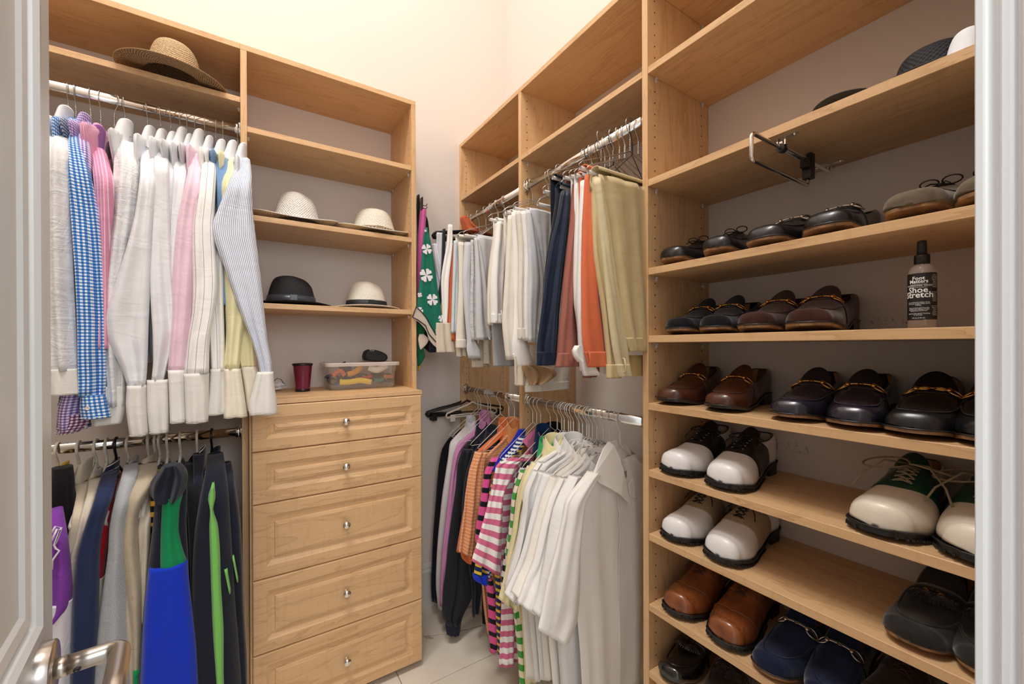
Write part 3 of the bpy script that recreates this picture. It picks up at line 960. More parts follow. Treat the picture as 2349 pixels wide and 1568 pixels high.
LG('dress_shirt', 'pale pink shirt with a white cuff', 'shirt', 447,
   [(350, 436, 464), (380, 434, 466), (430, 424, 462), (500, 408, 455), (560, 401, 451), (650, 394, 446), (740, 392, 438), (800, 388, 434), (850, 384, 430)], PINKC, 1.50,
   collar=(449, 307, 38, 56, WHITE), cuff=[(848, 385, 424), (900, 388, 425), (968, 390, 428)], cuffmat=CUFFW, hlabel='wire hanger with the pale pink shirt', A=0.007)
LG('dress_shirt', 'white shirt with thin dark stripes and a crumpled sleeve', 'shirt', 470,
   [(358, 464, 494), (400, 460, 496), (450, 454, 494), (520, 442, 492), (590, 441, 497), (660, 442, 500), (720, 440, 492), (780, 430, 482), (855, 420, 480)], STRIPW, 1.495,
   collar=(474, 322, 30, 50, WHITE), cuff=[(855, 422, 480), (910, 424, 479), (968, 426, 478)], cuffmat=CUFFW, hlabel='wire hanger with the dark-striped white shirt', A=0.010, lam=0.06)
LG('dress_shirt', 'thin-striped white shirt behind the crumpled striped sleeve', 'shirt', 483,
   [(420, 486, 502), (560, 482, 512), (700, 476, 514), (780, 480, 516), (850, 484, 516)], STRIPW, 1.52,
   cuff=[(845, 482, 518), (900, 478, 518), (950, 472, 518)], cuffmat=CUFFW, hlabel=None)
LG('dress_shirt', 'chambray blue shirt near the right end of the upper rail', 'shirt', 495,
   [(360, 494, 524), (400, 494, 524), (440, 496, 522), (490, 498, 512), (560, 500, 512), (700, 500, 520)], BLUEC, 1.525,
   collar=(501, 330, 34, 48, WHITE), hlabel='wire hanger with the chambray blue shirt', lam=0.02, A=0.008)
LG('dress_shirt', 'pale yellow shirt whose tapered sleeve hangs beside the hairline striped one', 'shirt', 511,
   [(365, 520, 542), (430, 508, 540), (520, 508, 552), (610, 512, 568), (700, 516, 570), (760, 518, 560), (845, 514, 550)], YELC, 1.515,
   collar=(526, 332, 36, 50, WHITE), cuff=[(845, 514, 552), (900, 515, 560), (956, 512, 568)], cuffmat=CREAM, hlabel='wire hanger with the pale yellow shirt')
LG('dress_shirt', 'second pale yellow shirt showing a slit sleeve under the blue striped one', 'shirt', 526,
   [(700, 548, 585), (770, 545, 586), (840, 552, 588)], YELC, 1.53,
   cuff=[(840, 551, 588), (890, 560, 606), (940, 566, 614)], cuffmat=CREAM, hlabel=None, torso=False)
LG('dress_shirt', 'blue and white hairline striped shirt at the right end of the upper rail', 'shirt', 545,
   [(365, 540, 574), (390, 538, 577), (430, 522, 578), (480, 502, 580), (530, 485, 586), (600, 508, 594), (660, 530, 601), (720, 552, 607), (780, 576, 614), (840, 594, 624), (880, 600, 624)], BSTR, 1.475,
   collar=(549, 338, 34, 56, WHITE), cuff=[(852, 590, 627), (890, 580, 630), (925, 571, 635), (950, 571, 636)], cuffmat=CUFFW, hlabel='wire hanger with the blue hairline striped shirt', D=0.04, A=0.005, tback=1.93)

# ---- lower rail on the left: sweatshirts and jackets on plastic hangers
def LL(*a, **k):
    k.setdefault('rz', RLL); k.setdefault('htype', 'plastic'); k.setdefault('hmat', M_WHITEP); k.setdefault('A', 0.007); k.setdefault('lam', 0.07)
    k.setdefault('y0', 1.62); k.setdefault('tz', -1.05)
    return LG(*a, **k)
LL('football_jersey', 'purple and white sports jersey beside the door edge', 'jersey', 128,
   [(1150, 92, 140), (1180, 92, 146), (1240, 92, 156), (1300, 92, 163), (1360, 92, 167), (1400, 92, 160), (1422, 92, 140)], PURP, 1.47,
   hlabel='white plastic hanger with the purple sports jersey', collar=(130, 1140, 70, 34, fab('navy_rib', rgb(34, 30, 74))), y0=1.58)
J1 = bpy.data.objects['football_jersey']
RW = [prow(v, a, b, 'y', 1.468) for v, a, b in [(1380, 92, 168), (1450, 92, 166), (1520, 92, 163), (1600, 92, 163)]]
cloth('sleeve_panel', RW, NY, 0.045, MESHW, J1, A=0.004)
# outlined lettering stroke on the jersey
mb = MB()
for st in ([(118, 1240), (131, 1212), (139, 1214), (124, 1250), (128, 1258), (136, 1262), (120, 1285), (119, 1306)], [(118, 1222), (127, 1207), (141, 1209), (128, 1245)]):
    mb.tube([un(u, v, 'y', 1.440) for u, v in st], 0.0022, 6)
mb.build('lettering', MESHW, J1)
LL('sweatshirt', 'black and yellow sports top at the far end of the lower rail', 'sweatshirt', 150,
   [(1070, 118, 168), (1110, 110, 172), (1180, 100, 170), (1300, 100, 160)], BLACKF, 1.56, collar=(135, 1066, 44, 40, YELLK), hlabel=None)
LL('sweatshirt', 'cream button-neck sweatshirt behind the purple jersey', 'sweatshirt', 176,
   [(1106, 170, 205), (1130, 176, 204), (1180, 166, 196), (1240, 155, 188), (1400, 150, 185)], CREAMF, 1.52,
   collar=(190, 1058, 44, 50, CREAMF), hlabel='white plastic hanger with the cream button-neck sweatshirt')
LL('sweatshirt', 'pale cream knit left of the navy striped-collar sweatshirt', 'sweatshirt', 216,
   [(1096, 206, 234), (1130, 200, 226), (1180, 186, 214), (1240, 172, 204), (1270, 162, 196), (1450, 158, 190)], fab('pale_cream_knit', rgb(222, 212, 194)), 1.505,
   collar=(218, 1080, 30, 30, CREAMF), hlabel='white plastic hanger with the pale cream knit')
LL('sweatshirt', 'navy blue sweatshirt with two cream stripes on its collar', 'sweatshirt', 240,
   [(1080, 236, 270), (1110, 226, 266), (1150, 214, 256), (1200, 196, 240), (1250, 180, 232), (1350, 168, 229), (1450, 164, 226), (1600, 162, 218)], NAVY, 1.47,
   collar=(254, 1058, 40, 46, fab('navy_cream_rib', rgb(24, 34, 70), 'h', [(0, rgb(24, 30, 62)), (0.55, rgb(222, 212, 196)), (0.75, rgb(24, 30, 62))], 0.016)), hlabel='white plastic hanger with the navy sweatshirt')
LL('polo_shirt', 'red knit shirt with a white lower panel, seen as a narrow strip', 'shirt', 262,
   [(1100, 250, 272), (1130, 246, 264), (1200, 234, 254), (1270, 229, 245), (1320, 227, 240)], REDF, 1.525,
   hlabel='black plastic hanger with the red knit shirt', hmat=M_BLACKP, collar=(258, 1098, 24, 34, CREAMF))
J5 = bpy.data.objects['polo_shirt']
cloth('lower_panel', [prow(v, a, b, 'y', 1.523) for v, a, b in [(1318, 227, 242), (1400, 225, 245), (1568, 222, 245)]], NY, 0.045, CREAMF, J5, A=0.004)
LL('sweatshirt', 'plain heather grey fleece sweatshirt', 'sweatshirt', 290,
   [(1062, 286, 316), (1100, 276, 314), (1150, 262, 304), (1200, 252, 294), (1260, 248, 290), (1350, 236, 290), (1450, 222, 294), (1600, 208, 304)], GREYH, 1.475,
   collar=(301, 1052, 32, 44, GREYH), hlabel='white plastic hanger with the heather grey sweatshirt')
LL('hoodie', 'beige fleece top with a high funnel collar', 'sweatshirt', 336,
   [(1062, 314, 362), (1100, 302, 356), (1130, 290, 340), (1180, 277, 320), (1250, 270, 317), (1350, 276, 326), (1450, 290, 326), (1600, 296, 322)], BEIGEF, 1.485,
   collar=(335, 1044, 50, 44, BEIGEF), hlabel='white plastic hanger with the beige fleece top')
LL('sweatshirt', 'cream crewneck sweatshirt between the beige top and the colour-block jacket', 'sweatshirt', 352,
   [(1120, 338, 364), (1150, 326, 356), (1200, 316, 346), (1260, 318, 344), (1300, 321, 342), (1420, 324, 338)], CREAMF, 1.50, hlabel='white plastic hanger with the cream crewneck sweatshirt')
LL('polo_shirt', 'black and yellow striped knit peeping out behind the colour-block jacket', 'shirt', 362,
   [(1068, 360, 384), (1100, 352, 378), (1140, 345, 370), (1200, 345, 370)], fab('black_yellow_stripe', rgb(20, 20, 24), 'h', [(0, rgb(20, 20, 24)), (0.55, rgb(220, 170, 50))], 0.030), 1.52, hlabel='slim white plastic hanger with the black and yellow knit')
LL('colour_block_jacket', 'navy, green and royal blue colour-block jacket', 'jacket', 380,
   [(1090, 362, 428), (1140, 356, 430), (1200, 350, 428), (1280, 340, 432), (1350, 332, 434), (1450, 324, 444), (1600, 314, 450)], NAVYD, 1.46,
   collar=(392, 1066, 66, 70, NAVYD), hlabel='white plastic hanger with the colour-block jacket', D=0.05, A=0.003)
J10 = bpy.data.objects['colour_block_jacket']
cloth('chest_panel', [prow(v, a, b, 'y', 1.448) for v, a, b in [(1136, 372, 420), (1160, 371, 416), (1220, 369, 412), (1260, 368, 420), (1292, 368, 429)]], NY, 0.056, GREEN, J10, A=0.003, vtop=0.3)
cloth('lower_panel', [prow(v, a, b, 'y', 1.445) for v, a, b in [(1292, 341, 430), (1330, 336, 433), (1420, 328, 442), (1500, 324, 450), (1620, 318, 456)]], NY, 0.060, ROYAL, J10, A=0.003, seed=3)
cloth('hood', [prow(v, a, b, 'y', 1.440) for v, a, b in [(1064, 374, 416), (1080, 360, 428), (1100, 345, 432), (1120, 342, 428), (1136, 346, 420), (1145, 360, 412)]], NY, 0.05, NAVYD, J10, A=0.014, lam=0.035, nr=24)
cloth('hem_patch', [prow(v, a, b, 'y', 1.475) for v, a, b in [(1528, 306, 322), (1620, 305, 322)]], NY, 0.04, GREEN, J10, A=0.002, nr=8, nc=8)
LL('jacket', 'black jacket with a crumpled collar right of the colour-block one', 'jacket', 410,
   [(1060, 424, 452), (1120, 426, 462), (1220, 432, 458), (1300, 436, 452), (1400, 440, 452)], BLACKF, 1.50,
   collar=(436, 1050, 34, 40, BLACKF), hlabel='white plastic hanger with the crumpled black jacket')
LL('jacket', 'navy jacket with white edging on its raised collar', 'jacket', 448,
   [(1040, 442, 470), (1100, 444, 466), (1200, 444, 460), (1300, 444, 460)], NAVYD, 1.51,
   collar=(455, 1030, 30, 70, fab('navy_white_edge', rgb(20, 24, 40), 'h', [(0, rgb(20, 24, 40)), (0.8, rgb(214, 206, 198))], 0.028)), hlabel='white plastic hanger with the white-edged navy jacket')
LL('track_jacket', 'dark navy track jacket with a wide lime stripe down the sleeve', 'jacket', 482,
   [(1040, 476, 512), (1080, 470, 518), (1130, 460, 524), (1200, 448, 528), (1300, 441, 534), (1400, 442, 540), (1500, 448, 548), (1620, 456, 556)], NAVYD, 1.47,
   collar=(490, 1030, 36, 36, NAVYD), hlabel='black plastic hanger with the lime-striped track jacket', hmat=M_BLACKP, D=0.05, A=0.003)
J13 = bpy.data.objects['track_jacket']
cloth('sleeve_stripe', [prow(v, a, b, 'y', 1.452) for v, a, b in [(1106, 487, 491), (1140, 477, 495), (1165, 482, 490), (1200, 480, 500), (1250, 481, 505), (1340, 484, 508), (1440, 488, 514), (1540, 495, 514), (1610, 500, 516)]], NY, 0.056, LIME, J13, A=0.002, seed=8)
LL('jacket', 'dark navy jacket with small lime tabs against the drawer chest', 'jacket', 500,
   [(1060, 512, 530), (1110, 516, 540), (1180, 522, 550), (1280, 530, 556), (1400, 538, 560), (1500, 544, 566), (1620, 550, 568)], NAVYD, 1.50, hlabel=None)
J14 = bpy.data.objects['jacket.002']
for a in ([(1300, 513, 522), (1356, 525, 530)], [(1276, 533, 537), (1330, 543, 547)]):
    cloth('lime_tab', [prow(v, p, q, 'y', 1.455) for v, p, q in a], NY, 0.03, LIME, J14, A=0.0, nr=6, nc=6)
# ================================================================ right wall, upper rails: trousers folded over card-tube hangers
XF = RRX-0.205+0.004
def trousers(label, short, mat, tube_uv, legs, band=None, hl=True, hmat=None, dy=0.0, D=0.022, loops=(), name='trousers', lam=0.06, A=0.005, back=True, zrear=None):
    """tube_uv: the near end of the hanger's card tube in the photograph; legs: traced rows of each hanging leg"""
    tx = XF
    pe = un(tube_uv[0], tube_uv[1], 'x', tx)
    y0, zt = pe[1], pe[2]
    t = thing(name, label, 'trousers', (RRX, y0, zt-0.1))
    yk = y0-0.018+dy
    for i, leg in enumerate(legs):
        rows, m2, dd = leg if isinstance(leg, tuple) else (leg, mat, 0.0)
        RW = []
        for v, a, b in rows:
            L = un(a, v, 'y', yk+dd); R = un(min(b, 1600), v, 'y', yk+dd); R[2] = L[2]
            R[0] = min(R[0], 1.20)
            RW.append((L, R))
        cloth('leg', RW, NY, D, m2, t, A=A, lam=lam, nr=30, nc=20)
    # the cloth over the bar
    x0 = max(un(legs[0][0][0][1] if isinstance(legs[0], tuple) else legs[0][0][1], 400, 'y', yk)[0], tx+0.01)
    mb = MB()
    if back:
        top = legs[0][0] if isinstance(legs[0], tuple) else legs[0]
        xa = un(top[0][1], top[0][0], 'y', yk)[0]+0.004
        pts = []
        n = 14
        arc = [(yk+0.018-0.019*math.cos(a), zt+0.011*math.sin(a)) for a in np.linspace(-0.4, math.pi+0.4, n)]
        zr = zrear if zrear is not None else zt-0.20
        arc = arc+[(yk+0.036, zt-0.05), (yk+0.034, (zt+zr)/2), (yk+0.032, zr)]
        P = np.array([[(x, a, b) for a, b in arc] for x in np.linspace(xa, 1.19, 12)])
        UV = np.array([[(x, 0.02*j) for j in range(len(arc))] for x in np.linspace(xa, 1.19, 12)])
        mb.grid(P, False, False, 0, UV)
        o = mb.build('folded_top', legs[0][1] if isinstance(legs[0], tuple) else mat, t)
        sm = o.modifiers.new('thick', 'SOLIDIFY'); sm.thickness = 0.0025
    if band:
        for rows in (band if isinstance(band[0][0], (list, tuple)) else [band]):
            RW = []
            for v, a, b in rows:
                L = un(a, v, 'y', yk-0.002); R = un(b, v, 'y', yk-0.002); R[2] = L[2]; R[0] = min(R[0], 1.20)
                RW.append((L, R))
            cloth('waistband', RW, NY, D+0.004, mat, t, A=0.002, nr=8, nc=16)
    for (u, va, vb) in loops:
        a, b = un(u, va, 'y', yk-D/2-0.005), un(u+2, vb, 'y', yk-D/2-0.006)
        mb = MB(); mb.tube([a+NY*0.004, a-NY*0.002, (a+b)/2-NY*0.005, b-NY*0.002, b+NY*0.004], 0.0022, 6, flat=1.0)
        mb.build('belt_loop', mat, t)
    if hl:
        hanger('trouser', hmat or M_WIRE, 'x', (RRX, y0, zt+0.181), 'trouser hanger with a white card tube under the '+short, rz=0)
    return t
KH = fab('khaki_twill', rgb(204, 184, 138), wr=0.25)
KHL = fab('pale_khaki_twill', rgb(214, 200, 160), wr=0.25)
ORG = fab('orange_twill', rgb(214, 110, 72), wr=0.2)
ROSE = fab('rose_brown_twill', rgb(158, 98, 84), wr=0.2)
NAVT = fab('navy_satin_twill', rgb(13, 28, 50), rough=0.45, wr=0.3)
WT = fab('white_twill', rgb(238, 235, 230), wr=0.25)
OFFW = fab('off_white_twill', rgb(228, 220, 206), wr=0.25)
LGREY = fab('light_grey_twill', rgb(206, 207, 210), wr=0.25)
GREYT = fab('grey_twill', rgb(164, 164, 168), wr=0.25)
BEIT = fab('beige_twill', rgb(214, 200, 180), wr=0.25)
TANT = fab('tan_twill', rgb(168, 134, 98), wr=0.25)
LBLUE = fab('ice_blue_twill', rgb(204, 214, 218), wr=0.25)

trousers('khaki trousers folded widest, right against the shoe shelf panel', 'wide khaki trousers', KH, (1349, 394),
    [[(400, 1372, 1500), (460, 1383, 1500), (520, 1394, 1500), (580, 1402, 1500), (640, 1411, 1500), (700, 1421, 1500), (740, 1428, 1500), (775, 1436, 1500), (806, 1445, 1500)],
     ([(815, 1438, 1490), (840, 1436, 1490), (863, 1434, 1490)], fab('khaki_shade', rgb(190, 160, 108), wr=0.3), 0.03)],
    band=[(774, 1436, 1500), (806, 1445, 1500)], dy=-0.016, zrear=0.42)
trousers('khaki trousers with a crumpled shiny waistband, second from the shoe shelf panel', 'crumpled khaki trousers', KHL, (1352, 396),
    [[(408, 1366, 1374), (450, 1370, 1382), (500, 1375, 1391), (580, 1383, 1405), (640, 1389, 1414), (700, 1394, 1424), (750, 1399, 1431), (790, 1404, 1437), (830, 1411, 1441), (864, 1420, 1447)]],
    loops=[(1431, 822, 852)], band=[(835, 1412, 1441), (864, 1420, 1447)], dy=-0.002, hl=False, back=False)
trousers('golden khaki trousers with a smooth narrow fold, beside the orange pair', 'golden khaki trousers', KH, (1349, 394),
    [[(406, 1361, 1368), (450, 1361, 1372), (500, 1361, 1378), (580, 1363, 1386), (640, 1370, 1392), (700, 1379, 1397), (777, 1388, 1404), (820, 1392, 1411), (868, 1392, 1421)]],
    band=[(835, 1392, 1414), (868, 1392, 1421)], dy=0.010, hl=False, back=False)
trousers('bright orange trousers with a belt loop', 'bright orange trousers', ORG, (1331, 385),
    [[(400, 1345, 1360), (450, 1342, 1361), (546, 1337, 1362), (580, 1336, 1364), (640, 1335, 1370), (700, 1335, 1376), (745, 1335, 1384), (777, 1336, 1390), (808, 1341, 1394), (842, 1349, 1393)]],
    band=[(806, 1341, 1394), (842, 1349, 1393)], loops=[(1350, 806, 838)])
trousers('white trousers showing as a narrow strip left of the orange pair', 'white trousers left of the orange pair', WT, (1320, 402),
    [[(414, 1334, 1346), (500, 1330, 1345), (580, 1328, 1340), (700, 1326, 1338), (760, 1330, 1342), (815, 1334, 1350), (862, 1343, 1376)]], dy=0.0)
trousers('white trousers with a pointed tab at the waist, right of the rose brown pair', 'white trousers with the pointed tab', WT, (1308, 404),
    [[(418, 1326, 1336), (495, 1323, 1334), (580, 1320, 1330), (700, 1321, 1330), (740, 1327, 1334), (815, 1331, 1340), (850, 1333, 1345)],
     ([(792, 1322, 1330), (802, 1316, 1334), (816, 1318, 1335), (830, 1330, 1335)], WT, -0.05)])
trousers('rose brown cotton trousers', 'rose brown trousers', ROSE, (1294, 407),
    [[(422, 1313, 1326), (470, 1309, 1325), (533, 1303, 1324), (580, 1297, 1321), (640, 1291, 1320), (700, 1286, 1322), (751, 1282, 1327), (808, 1278, 1331), (840, 1274, 1331)]],
    band=[(809, 1278, 1331), (842, 1273, 1331)], loops=[(1310, 802, 838)], lam=0.045, A=0.008)
trousers('ice blue trousers, a thin sliver between the navy and rose brown pairs', 'ice blue trousers', LBLUE, (1298, 426),
    [[(437, 1303, 1309), (480, 1303, 1308), (540, 1300, 1305), (600, 1295, 1302), (720, 1284, 1296), (800, 1278, 1290)]], dy=0.05, hl=False, back=False)
trousers('navy blue satin trousers', 'navy blue satin trousers', NAVT, (1287, 428),
    [[(437, 1289, 1304), (470, 1283, 1304), (508, 1275, 1303), (580, 1259, 1297), (640, 1251, 1291), (700, 1244, 1286), (751, 1238, 1282), (789, 1233, 1279), (838, 1232, 1275)]],
    band=[(806, 1232, 1278), (838, 1232, 1275)], lam=0.05, A=0.009)
trousers('black trousers just behind the navy satin pair', 'black trousers', fab('black_twill', rgb(16, 20, 30)), (1268, 407),
    [[(445, 1277, 1290), (520, 1266, 1280), (600, 1252, 1270), (700, 1242, 1262)]], dy=0.0)
hanger('trouser', M_WIRE, 'x', (RRX, un(1248, 439, 'x', XF)[1], un(1248, 439, 'x', XF)[2]+0.181), 'bare trouser hanger with a white card tube left of the navy trousers')
mb = MB()
q = un(1234, 468, 'x', XF)
tq = thing('trouser_hanger', 'lower bare trouser hanger with its white tube level with the grey trousers', 'hanger', (RRX, q[1], q[2]))
mb.tube([q, q+NX*0.39], 0.0058, 14, cap=False); mb.tube([q, q+NX*0.39], 0.0046, 14, cap=False); mb.build('card_tube', M_CARD, tq)
mb = MB(); mb.tube([q+NX*0.004, q-NX*0.002+ZV*0.006, q+ZV*0.02+NX*0.01, np.array((RRX-0.02, q[1], RUZ-0.098)), np.array((RRX, q[1], RUZ-0.06))]+[np.array((RRX-p, q[1], RUZ+z)) for p, z in hook_pts()[::-1]], 0.00125, 6)
mb.build('hook', M_WIRE, tq)

trousers('pale grey-white trousers with a wide smooth face left of the navy pair', 'pale grey-white trousers', LGREY, (1179, 477),
    [[(478, 1214, 1280), (520, 1222, 1272), (560, 1232, 1264), (600, 1240, 1256), (640, 1246, 1254)],
     ([(482, 1206, 1217), (530, 1209, 1228), (580, 1211, 1238), (640, 1213, 1246), (700, 1211, 1243), (745, 1211, 1238), (785, 1211, 1236)], LGREY, -0.015)],
    band=[(757, 1211, 1240), (785, 1211, 1236)], loops=[(1233, 748, 780)])
trousers('white trousers behind the grey-white face, narrow front with cuffed waist', 'narrow cuffed-waist white trousers', WT, (1182, 474),
    [[(484, 1196, 1208), (580, 1203, 1213), (640, 1203, 1214), (700, 1202, 1213), (781, 1203, 1215)]], dy=0.008, hl=False, back=False)
trousers('off-white trousers with a soft fold, mid group', 'off-white soft-fold trousers', OFFW, (1175, 478),
    [[(484, 1184, 1197), (580, 1190, 1206), (640, 1189, 1204), (700, 1188, 1203), (778, 1190, 1205)]], hl=False, back=False, band=[(752, 1189, 1205), (778, 1190, 1205)])
trousers('white trousers with an open flared waistband turned outward', 'flared-waistband white trousers', WT, (1162, 486),
    [[(486, 1174, 1186), (560, 1176, 1192), (640, 1178, 1192), (700, 1179, 1192), (760, 1176, 1196), (790, 1174, 1210), (820, 1178, 1222), (846, 1185, 1229)]],
    band=[(810, 1176, 1230), (846, 1185, 1229)], A=0.009)
trousers('long white trousers reaching lower than those beside them', 'long white trousers', OFFW, (1156, 490),
    [[(494, 1165, 1176), (560, 1162, 1180), (640, 1158, 1178), (700, 1154, 1177), (740, 1152, 1177), (800, 1157, 1177), (825, 1160, 1176)]], A=0.007)
trousers('short white trousers with a wide fold and a belt loop at the waist', 'short wide-fold white trousers', WT, (1123, 503),
    [[(508, 1140, 1166), (560, 1134, 1162), (620, 1128, 1158), (660, 1126, 1155), (700, 1127, 1154), (741, 1128, 1151)],
     ([(512, 1137, 1142), (560, 1130, 1136), (620, 1122, 1130), (680, 1118, 1128), (746, 1119, 1130)], OFFW, 0.01)],
    band=[(719, 1127, 1152), (741, 1128, 1151)], loops=[(1149, 712, 740)])
trousers('light grey trousers with a wide face on the corner rail', 'wide light grey trousers', LGREY, (1065, 539),
    [[(542, 1094, 1140), (600, 1100, 1134), (660, 1106, 1124), (700, 1112, 1118)],
     ([(545, 1088, 1097), (600, 1090, 1108), (660, 1091, 1116), (720, 1091, 1118), (779, 1092, 1128)], LGREY, -0.015)],
    band=[(759, 1092, 1129), (779, 1092, 1129)], loops=[(1104, 752, 778), (1095, 764, 786)])
trousers('grey trousers hanging low beneath the short white pair', 'low grey trousers', GREYT, (1120, 512),
    [[(700, 1126, 1152), (745, 1128, 1158), (800, 1130, 1170), (840, 1131, 1184)]], hl=False, back=False, dy=0.03)
trousers('light grey trousers with crumpled inner folds', 'crumpled light grey trousers', fab('light_grey_crumpled', rgb(200, 198, 196), wr=0.8, wscale=14), (1060, 541),
    [[(550, 1079, 1090), (600, 1080, 1092), (700, 1078, 1091), (760, 1078, 1093), (781, 1080, 1095)]], hl=False, back=False, A=0.008, lam=0.02)
trousers('pale grey trousers with a strap hanging open at the waist', 'pale grey trousers with open strap', LGREY, (1058, 546),
    [[(555, 1066, 1080), (640, 1062, 1078), (700, 1065, 1078), (760, 1070, 1081), (785, 1072, 1090), (800, 1071, 1100), (822, 1075, 1103)]], hl=False, back=False)
trousers('off-white trousers fourth from the corner', 'fourth off-white trousers', OFFW, (1052, 543),
    [[(555, 1051, 1064), (640, 1052, 1066), (700, 1050, 1066), (750, 1047, 1068), (798, 1045, 1070)]], band=[(778, 1046, 1069), (798, 1045, 1070)])
trousers('ice blue-grey trousers right of the orange strip in the corner', 'ice blue-grey trousers', LBLUE, (1049, 551),
    [[(552, 1041, 1050), (640, 1038, 1051), (700, 1036, 1050), (764, 1034, 1047)]], hl=False, dy=0.02, back=False)
trousers('dark orange trousers, a narrow strip in the corner', 'corner orange trousers', ORG, (1046, 553),
    [[(560, 1037, 1042), (640, 1029, 1039), (700, 1026, 1040), (740, 1023, 1042), (782, 1024, 1043)]], hl=False, dy=0.05, back=False, A=0.009, lam=0.02)
for i, (lab, sh, mt, uv, legs) in enumerate([
    ('white trousers left of the orange strip in the corner', 'corner white trousers', WT, (1040, 556), [(515, 1028, 1037), (560, 1024, 1038), (640, 1012, 1030), (700, 1014, 1028), (745, 1016, 1025)]),
    ('black trousers seen as a thin line near the corner', 'corner black trousers', NAVYD, (1034, 556), [(525, 1016, 1021), (640, 1011, 1018), (780, 985, 1000), (808, 985, 1000)]),
    ('folded light grey trousers furthest into the corner', 'furthest grey trousers', LGREY, (1028, 556), [(533, 1002, 1016), (575, 1000, 1014), (640, 1000, 1012), (700, 1000, 1010)])]):
    trousers(lab, sh, mt, uv, [legs], hl=False, dy=0.02, back=False)
for i, (lab, mt, uv, legs, bd) in enumerate([
    ('beige trousers hanging low in the corner below the orange strip', BEIT, (1046, 553), [(740, 1000, 1036), (790, 1000, 1042), (808, 1002, 1045)], None),
    ('beige trousers hanging low under the fourth off-white pair', BEIT, (1052, 543), [(740, 1046, 1070), (800, 1046, 1070), (818, 1048, 1072)], None),
    ('beige trousers whose waist shows lowest under the light grey group', BEIT, (1060, 541), [(750, 1080, 1125), (825, 1082, 1112), (842, 1082, 1124)], [(826, 1082, 1110), (842, 1082, 1110)]),
    ('off-white trousers hanging low behind the grey pair', OFFW, (1065, 539), [(720, 1107, 1128), (790, 1108, 1126), (834, 1110, 1126)], [(810, 1109, 1125), (834, 1110, 1126)]),
    ('beige trousers at the left of the lowest white waistband', BEIT, (1179, 477), [(780, 1178, 1206), (840, 1180, 1206), (884, 1182, 1204)], None),
    ('white trousers with the widest and lowest waistband', OFFW, (1182, 474), [(790, 1216, 1312), (850, 1206, 1310), (880, 1204, 1308), (898, 1204, 1306)], [(879, 1203, 1306), (899, 1204, 1306)]),
    ('tan trousers turned open across the lowest white waistband', TANT, (1182, 474), [(838, 1196, 1230), (850, 1199, 1272), (862, 1205, 1276), (873, 1211, 1264), (883, 1214, 1238)], None),
    ('brown-pink trousers just showing below the white tab', ROSE, (1308, 404), [(800, 1338, 1372), (850, 1335, 1376), (866, 1336, 1366)], None),
    ('white trousers showing below the orange waistband', WT, (1331, 385), [(800, 1342, 1392), (840, 1376, 1394), (858, 1377, 1390)], None)]):
    trousers(lab, '', mt, uv, [legs], band=bd, hl=False, dy=0.045 if i != 6 else 0.012, back=False)

# bare wire hangers at the near end and over the corner rail
for i, (u, m_, lab) in enumerate([
        (1451, M_WIREK, 'bare black wire hanger nearest the shoe shelf panel on the upper rail'),
        (1434, M_WIRE, 'bare silver wire hanger, second from the shoe shelf panel'),
        (1422, M_WIREG, 'bare brass wire hanger near the shoe shelf panel'),
        (1408, M_WIREK, 'bare black wire hanger left of the brass one'),
        (1389, M_WIRE, 'bare silver wire hanger over the khaki trousers'),
        (1375, M_WIREK, 'bare black wire hanger over the orange trousers'),
        (1352, M_WIREK, 'bare black wire hanger standing alone mid rail'),
        (1215, M_WIREG, 'bare brass wire hanger beside the middle panel')]):
    y = RRX/math.tan(az(u))
    y = max(y, Y3+T+0.02)
    hanger('wire', m_, 'x', (RRX, y, RUZ), lab, rz=[0.25, 0.1, 0.3, -0.1, 0.2, 0.05, -0.15, 0.5][i])
mb = MB()
KB = 'black skirt hanger with metal hook on the corner upper rail, '
for i, (u, s) in enumerate([(1087, 'nearest of the three'), (1080, 'middle of the three'), (1073, 'furthest of the three')]):
    y = RRX/math.tan(az(u))
    hanger('clip', M_BLACKP, 'x', (RRX, y, RUZ-0.0), KB+s, rz=0.08*i)
for u, s in ((1160, 'bare wire hanger with a loose hook nearest the middle panel on the corner rail'), (1143, 'bare wire hanger in a tight bunch on the corner rail, right end of it'),
             (1130, 'bare wire hanger in the middle of the bunch on the corner rail'), (1116, 'bare wire hanger at the left end of the bunch on the corner rail'), (1101, 'bare wire hanger standing left of the bunch on the corner rail')):
    hanger('wire', M_WIRE, 'x', (RRX, RRX/math.tan(az(u)), RUZ), s, rz=RNG.uniform(-0.2, 0.2))
# orange cloth thrown over the black hangers
t = thing('folded_cloth', 'orange cloth draped over the black skirt hangers in the corner', 'clothing', tuple(un(1062, 505, 'y', 1.86)))
cloth('cloth_fold', [prow(v, a, b, 'y', 1.84) for v, a, b in [(497, 1058, 1066), (503, 1056, 1078), (512, 1058, 1084), (534, 1062, 1130)]], NY, 0.05, ORG, t, A=0.004, nr=12)

